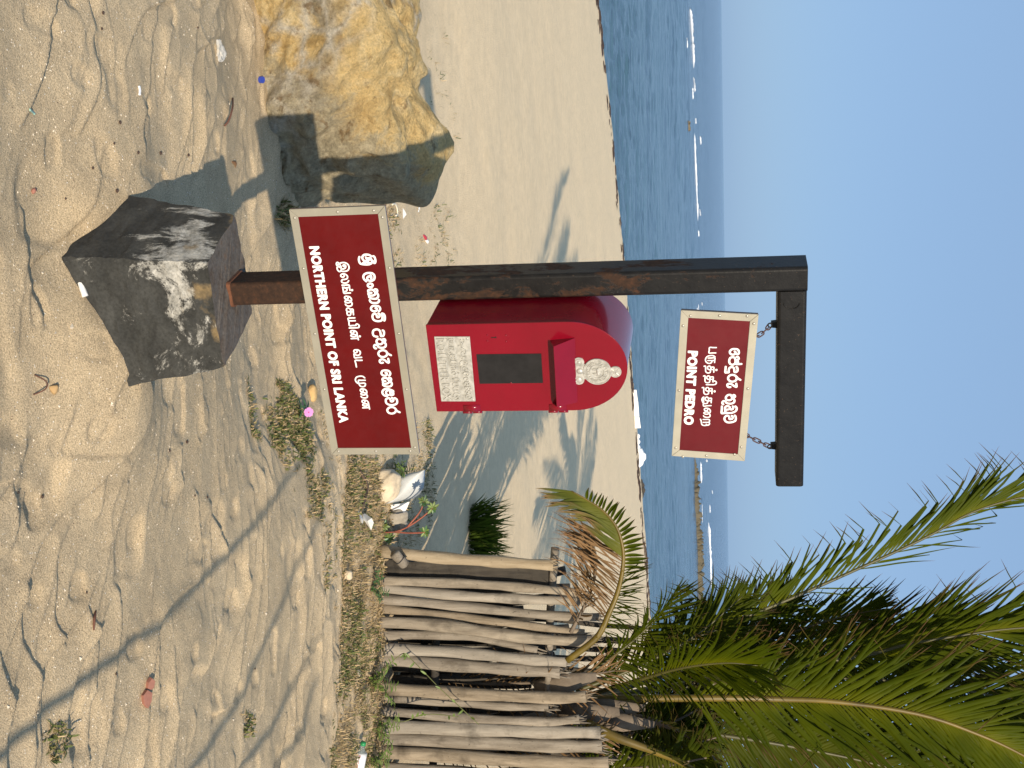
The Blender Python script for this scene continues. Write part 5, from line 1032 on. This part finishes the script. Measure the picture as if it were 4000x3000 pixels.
bit('paper_roll', [(300, 1090), (310, 1125), (322, 1158)], .0085, M_PAPER, 'rolled white paper lying by the front corner of the block', 'paper roll', 10)
bit('white_strip', [(538, 336), (541, 352), (540, 372)], .004, M_PL, 'short white strip on the sand above the block shadow', 'strip', 5)
bit('twig', [(906, 384), (893, 420), (878, 470), (874, 492)], .0035, M_TWIG, 'reddish brown twig on the sand between cup and boulder', 'twig', 6, .012)
bit('twig', [(132, 1464), (150, 1490), (148, 1520), (128, 1542)], .0018, M_TWIG, 'curled dark red twig in the near sand below the block', 'twig', 6, .02)
bit('twig', [(372, 2386), (366, 2420), (364, 2462)], [.002+.0022*sin(pi*i/10) for i in range(11)], M_TWIG, 'dark stick half buried in the sand at lower right', 'twig', 6)
bit('stick', [(1400, 1840), (1430, 1900), (1410, 1985)], .007, plain('dark_stick', (.10, .065, .045), .8, var=.3), 'thin brown stick lying in the weeds beside the pale stone', 'stick', 6)
bit('dry_leaf', [(192, 1512), (204, 1522), (226, 1520)], [.003+.011*sin(pi*i/10) for i in range(11)], plain('tan_leaf', (.42, .27, .12), .8), 'pale dry leaf curled beside the red twig', 'leaf', 6, .01, .25)
bit('dry_leaf', [(905, 632), (915, 640), (918, 656)], [.002+.007*sin(pi*i/10) for i in range(11)], M_DLEAF, 'brown dry leaf near the shadow of the sign', 'leaf', 6, .006, .3)
bit('plastic_strip', [(114, 428), (128, 440), (134, 446)], .004, plain('mint_plastic', (.35, .55, .45), .5), 'mint green plastic strip in the near sand', 'plastic strip', 5, 0, .4)
bit('clay_shard', [(134, 736), (128, 746), (124, 756)], [.003+.004*sin(pi*i/10) for i in range(11)], M_BRICK, 'small red clay shard in the near sand', 'shard', 5)
def shard(X, Y, s, label, seed):
    r_ = random.Random(seed); c = drop(X, Y); mb = MB(); n = 6; P_ = [(s*(.8+.4*r_.random())*cos(2*pi*k/n), s*.7*(.8+.4*r_.random())*sin(2*pi*k/n)) for k in range(n)]
    M = Matrix.Rotation(.5, 3, 'X') @ Matrix.Rotation(r_.uniform(-.4, .4), 3, 'Y'); mb.prism(P_, -.006, .008, lambda a, b, q: c+Vector((0, 0, s*.35))+M @ Vector((a, b, q))); o_ = mb.build('brick_shard', M_BRICK, None, loc=c); tag(o_, label, 'brick shard')
shard(577, 2672, .020, 'smaller brick shard, the upper of two in the right foreground', 1); shard(562, 2728, .024, 'larger brick shard, the lower of two in the right foreground', 2)
cp = drop(1016, 312); mb = MB(); mb.tube([cp+Vector((0, -.002, .002)), cp+Vector((.002, -.006, .014))], [.0145, .0135], 16); o = mb.build('blue_bottle_cap', M_BLUE, None, loc=cp); tag(o, 'round blue plastic bottle cap at the foot of the boulder', 'bottle cap')  # loose blue bottle cap lying by the boulder
def fold(name, pix, label, seed, y):
    r_ = random.Random(seed); P_ = [at(X, Y, y+r_.uniform(-.03, .03)) for X, Y in pix]; c = sum(P_, Vector())/len(P_); mb = MB(); n = len(P_)
    mb.add([p for p in P_]+[c+Vector((0, -.03, .008))]+[p+Vector((0, .004, -.002)) for p in P_], [(i, (i+1) % n, n) for i in range(n)]+[(i, n+1+i, n+1+(i+1) % n, (i+1) % n) for i in range(n)]); o_ = mb.build(name, M_PAPER, None, loc=(c.x, c.y, gh(c.x, c.y))); tag(o_, label, 'paper')
yp = drop(1400, 2010).y
fold('folded_paper', [(1392, 1984), (1402, 1990), (1420, 2030), (1418, 2045), (1410, 2042)], 'narrow white folded paper, left of two in the weeds', 1, yp); fold('folded_paper', [(1416, 2010), (1426, 2006), (1452, 2024), (1460, 2042), (1450, 2072), (1432, 2046), (1420, 2030)], 'wide white folded paper, right of two in the weeds', 2, yp)
# broken curved white shell (piece of moulded plastic)
ys_ = drop(1500, 1930).y+.10
def wshell():
    O = [(1510, 1965), (1530, 1950), (1545, 1920), (1552, 1890), (1550, 1865), (1575, 1858), (1600, 1848), (1630, 1842), (1655, 1836)]
    I = [(1505, 1972), (1545, 1962), (1580, 1956), (1615, 1948), (1640, 1930), (1655, 1905), (1658, 1880), (1660, 1858), (1660, 1838)]
    vs = []; K = 6
    for (a, b_) in zip(O, I):
        for k in range(K+1):
            t = k/K; vs.append(at(a[0]+(b_[0]-a[0])*t, a[1]+(b_[1]-a[1])*t, ys_-.05*sin(pi*t)+.06*t))
    n = len(O); fs = [(i*(K+1)+k, i*(K+1)+k+1, (i+1)*(K+1)+k+1, (i+1)*(K+1)+k) for i in range(n-1) for k in range(K)]
    c = drop(1520, 1930); mb = MB(); mb.add(vs, fs); o_ = mb.build('broken_plastic_shell', plain('grey_white_plastic', (.52, .53, .52), .5, var=.12, vs=10), None, True, loc=c)
    s = o_.modifiers.new('s', 'SOLIDIFY'); s.thickness = .006; tag(o_, 'broken curved white plastic shell standing in the weeds', 'plastic shell')
    P_ = [(1512, 1975), (1530, 1990), (1560, 2010), (1570, 2020), (1590, 1985), (1600, 1960), (1560, 1968)]; mb = MB(); mb.prism([(0, 0)]*0+[(X, Y) for X, Y in P_], 0, .012, lambda a, b, q: at(a, b, ys_+.04+q)); o_ = mb.build('plastic_piece', M_PL, None, loc=c+Vector((.05, .05, 0))); tag(o_, 'flat white plastic piece leaning behind the broken shell', 'plastic piece')
wshell()
bit('plastic_ring', [(1528, 800), (1536, 796), (1545, 815), (1546, 838), (1542, 842)], .0055, plain('cream_plastic', (.68, .62, .48), .5), 'curved cream plastic strip between boulder and sign', 'plastic strip', 6, .004)
def wedge(pix, label, y, name='plastic_piece'):
    mb = MB(); mb.prism(pix, 0, .012, lambda a, b, q: at(a, b, y+q)); c = drop(*pix[0]); o_ = mb.build(name, plain('bluish_plastic', (.55, .60, .66), .5), None, loc=c); tag(o_, label, 'plastic piece')
wedge([(1573, 812), (1582, 824), (1588, 838), (1574, 856)], 'pale blue-white wedge of plastic between boulder and sign', drop(1573, 835).y); wedge([(1638, 794), (1642, 800), (1638, 826), (1632, 830)], 'thin white sliver below the boulder end', drop(1632, 812).y)
bit('wrapper', [(1652, 918), (1660, 930), (1664, 940)], [.004+.012*sin(pi*i/10) for i in range(11)], plain('red_wrapper', (.45, .04, .06), .4), 'crumpled red wrapper among the weeds left of the post', 'wrapper', 6, .004, .5)
bit('shell', [(1660, 938), (1666, 944), (1668, 952)], [.004+.010*sin(pi*i/10) for i in range(11)], M_PAPER, 'white shell beside the red wrapper', 'shell', 8, .004, .7)
bit('card', [(1392, 2620), (1404, 2632), (1410, 2660)], [.004+.016*sin(pi*i/10) for i in range(11)], plain('cream_card', (.58, .50, .37), .8), 'cream card scrap at the foot of the fence', 'card', 6, .002, .2)
# bottle
bb = drop(1402, 2975); bt = tag(empty('bottle', bb), 'clear plastic bottle with green cap and white label at the fence foot', 'bottle')
a = at(1398, 3010, bb.y); e = at(1420, 2898, bb.y); ax = (e-a).normalized()
def btl(name, s0, s1, rs, material):
    mb = MB(); n = len(rs); mb.tube([a+ax*((e-a).length*(s0+(s1-s0)*i/(n-1))) for i in range(n)], rs, 14); mb.build(name, material, bt, True)
mg, ngt, bgm = mat('clear_plastic'); bgm.inputs['Base Color'].default_value = (.75, .82, .78, 1); bgm.inputs['Transmission Weight'].default_value = .85; bgm.inputs['Roughness'].default_value = .12; bgm.inputs['IOR'].default_value = 1.3
btl('body', 0, .90, [.026, .028, .028, .027, .028, .022, .012, .011], mg); btl('label', .12, .62, [.0286, .0286, .0286, .0286], M_PL); btl('cap', .88, 1.0, [.0135, .0138, .013], plain('green_cap', (.02, .25, .08), .4))
mb = MB()
for k in range(3):
    c_ = a+ax*(e-a).length*(.22+.13*k)+Vector((0, -.0288, .002)); mb.box(c_, (.016, .0006, .004)); 
c_ = a+ax*(e-a).length*.56+Vector((0, -.0288, .002)); mb.ball(c_, (.006, .0006, .006), 10, 5); mb.build('label_print', plain('label_ink', (.35, .18, .18), .6), bt)
# dark seeds
M_SEED = plain('dark_seed', (0.055, 0.030, 0.020), .6)
for i, (X, Y) in enumerate([(400, 50), (396, 112), (771, 108), (466, 478), (444, 560), (538, 596), (734, 606), (254, 776), (454, 745), (728, 1726), (660, 1760), (70, 1924), (162, 1940), (760, 1936), (808, 1942), (995, 2612), (452, 2632), (336, 2314), (360, 656), (625, 598)]):
    p = drop(X, Y); mb = MB(); r = rng.uniform(.003, .0052); mb.ball(p+Vector((0, 0, r*.6)), (r*1.2, r, r*.8), 8, 6, jit=.15); o = mb.build('seed', M_SEED, None, True, loc=p); tag(o, 'small dark round seed lying loose on the open near sand', 'seed', 'dark seeds on the near sand')
# ================================================================== SHORE AND SEA THINGS
def wrack():
    mb = MB(); n = 1500; xs = nr.uniform(-12, 16, n)
    for x in xs:
        y = float(crest(np.array([x]))[0])-nr.uniform(.5, 2.3)
        if fbm(np.array([x*.9]), np.array([y*1.2]), 3, 70)[0]+nr.uniform(-.25, .25) < .02: continue
        z = gh(x, y); r = nr.uniform(.02, .07); mb.ball((x, y, z+.004), (r*2.2, r, r*.35), 6, 4, jit=.7)
    o_ = mb.build('seaweed', plain('dark_seaweed', (0.050, 0.028, 0.018), .8, var=.4, vs=8)); tag(o_, 'dark seaweed washed up along the water edge', 'seaweed', kind='stuff')
wrack()
def on_berm(Y, X):
    z = -.8; p = gz(X, Y, z); return Vector((p.x, p.y, gh(p.x, p.y)))
def slab(pix, y, th, label, name='foam_board'):
    mb = MB(); mb.prism(pix, 0, th, lambda a, b, q: at(a, b, y+q)); c = at(*pix[0], y); o_ = mb.build(name, M_FOAM, None, loc=c); tag(o_, label, 'foam board', 'foam boards at the water edge')
yb = 33.6
slab([(2466, 1523), (2486, 1523), (2491, 1562), (2472, 1580)], yb, .3, 'white foam board at the water edge, nearest the letter box'); slab([(2472, 1582), (2492, 1564), (2497, 1625), (2476, 1628)], yb+.1, .3, 'white foam board at the water edge, middle of three'); slab([(2477, 1630), (2497, 1627), (2503, 1672), (2479, 1673)], yb+.2, .3, 'white foam board at the water edge, right of three')
def sack(pts, label, name, mt=M_FOAM):
    mb = MB()
    for X, Y, r in pts: mb.ball(at(X, Y, 35.2), (r, r*.8, r*.8), 10, 7, jit=.25)
    o_ = mb.build(name, mt, None, True, loc=at(pts[0][0], pts[0][1], 35.2)); tag(o_, label, 'sack'); 
sack([(2490, 1705, .09), (2490, 1725, .10), (2490, 1748, .10), (2497, 1772, .17), (2505, 1785, .17), (2496, 1800, .17), (2492, 1812, .12)], 'crumpled white sack at the water edge right of the foam boards', 'white_sack')
for X, Y, r, l in ((2500, 1895, .14, 'left of three'), (2505, 1912, .12, 'middle of three'), (2504, 1930, .10, 'right of three')):
    p = at(X, Y, 37.0); mb = MB(); mb.ball(p, (r*1.3, r, r*.9), 9, 6, jit=.4); o = mb.build('dark_rock', M_DARKW, None, loc=p); tag(o, 'small dark rock at the water edge, '+l, 'rock', 'dark rocks at the water edge')
# reef and breakers
def sea_pt(X, Y): return gz(X, Y, SEA)
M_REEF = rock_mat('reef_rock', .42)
def strip(name, pts, hh, dd, material, label, cat, kind, seed, jag=.5, sub=40):
    """low irregular bank following photo points along the water"""
    P_ = crom([sea_pt(X, Y) for X, Y in pts], sub); r_ = random.Random(seed); vs = []; K = 5
    for i, p in enumerate(P_):
        e = min(1, 6*min(i, sub-i)/sub+.15); h = hh*e*(1-jag*r_.random()); w_ = dd*e*(.6+.8*r_.random())
        for k in range(K):
            t = k/(K-1); vs.append((p.x+r_.uniform(-.2, .2)*hh, p.y+(t-.5)*w_, SEA-.05+h*sin(pi*t)*(1 if k != 2 else 1.1)))
    fs = [(i*K+k, i*K+k+1, (i+1)*K+k+1, (i+1)*K+k) for i in range(sub) for k in range(K-1)]
    mb = MB(); mb.add(vs, fs); p0 = P_[0]; o_ = mb.build(name, material, None, True, loc=(p0.x, p0.y, SEA)); tag(o_, label, cat, kind=kind); return o_
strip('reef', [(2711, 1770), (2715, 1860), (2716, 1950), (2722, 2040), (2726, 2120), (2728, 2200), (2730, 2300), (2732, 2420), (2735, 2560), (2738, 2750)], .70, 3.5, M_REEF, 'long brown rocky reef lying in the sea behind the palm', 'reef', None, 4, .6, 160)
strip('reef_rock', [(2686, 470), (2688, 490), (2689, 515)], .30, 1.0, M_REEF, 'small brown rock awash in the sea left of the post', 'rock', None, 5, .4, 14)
M_SURF = plain('surf', (0.88, 0.90, 0.92), .7)
WV = [([(2695, 20), (2699, 80), (2703, 140), (2707, 200), (2710, 270)], .7), ([(2681, 145), (2683, 165), (2684, 190)], .4), ([(2708, 300), (2712, 330), (2714, 362)], .5), ([(2705, 340), (2707, 390)], .4), ([(2717, 460), (2718, 485)], .4), ([(2712, 500), (2715, 600), (2719, 700), (2723, 790), (2727, 870)], .5), ([(2735, 532), (2737, 566)], .55), ([(2732, 815), (2735, 845)], .5), ([(2729, 900), (2730, 925)], .35),
      ([(2737, 1800), (2738, 1850), (2740, 1890)], .5), ([(2742, 1960), (2744, 2050)], .25), ([(2772, 1970), (2773, 2005)], .55), ([(2781, 1915), (2783, 1930)], .5), ([(2768, 2040), (2771, 2110), (2775, 2200), (2778, 2300)], .9), ([(2759, 1795), (2760, 1805)], .6), ([(2724, 1200), (2725, 1240)], .4), ([(2728, 1180), (2729, 1290)], .3), ([(2741, 1180), (2742, 1195)], .4), ([(2780, 2400), (2782, 2560)], .7)]
WL = ['longest white breaker at the far left of the sea', 'small foam patch shoreward of the far left breaker', 'foam streak just right of the far left breaker', 'lower foam streak left of the brown rock awash', 'tiny foam patch beyond the brown rock awash', 'long thin breaker close left of the post', 'small foam patch farther out than the long thin breaker', 'small foam patch above the right end of the long thin breaker', 'short foam dash nearest the left side of the post',
      'foam line just beyond the near end of the reef', 'faint foam line behind the middle of the reef', 'short foam crest well beyond the reef', 'tiny whitecap farthest out beyond the reef', 'longest breaker beyond the reef, left of the palm', 'tiny foam dot by the lower right corner of the hanging sign', 'short foam dash between the post and the hanging sign', 'thin foam line between the post and the hanging sign', 'tiny foam dash right behind the post', 'breaker beyond the reef seen through the palm fronds']
for i, (pts, h) in enumerate(WV):
    s = strip('breaking_wave', pts, h*.40, h*1.4, M_SURF, WL[i], 'wave', None, 20+i, .4, 36); s['group'] = 'small breaking waves along the reef'
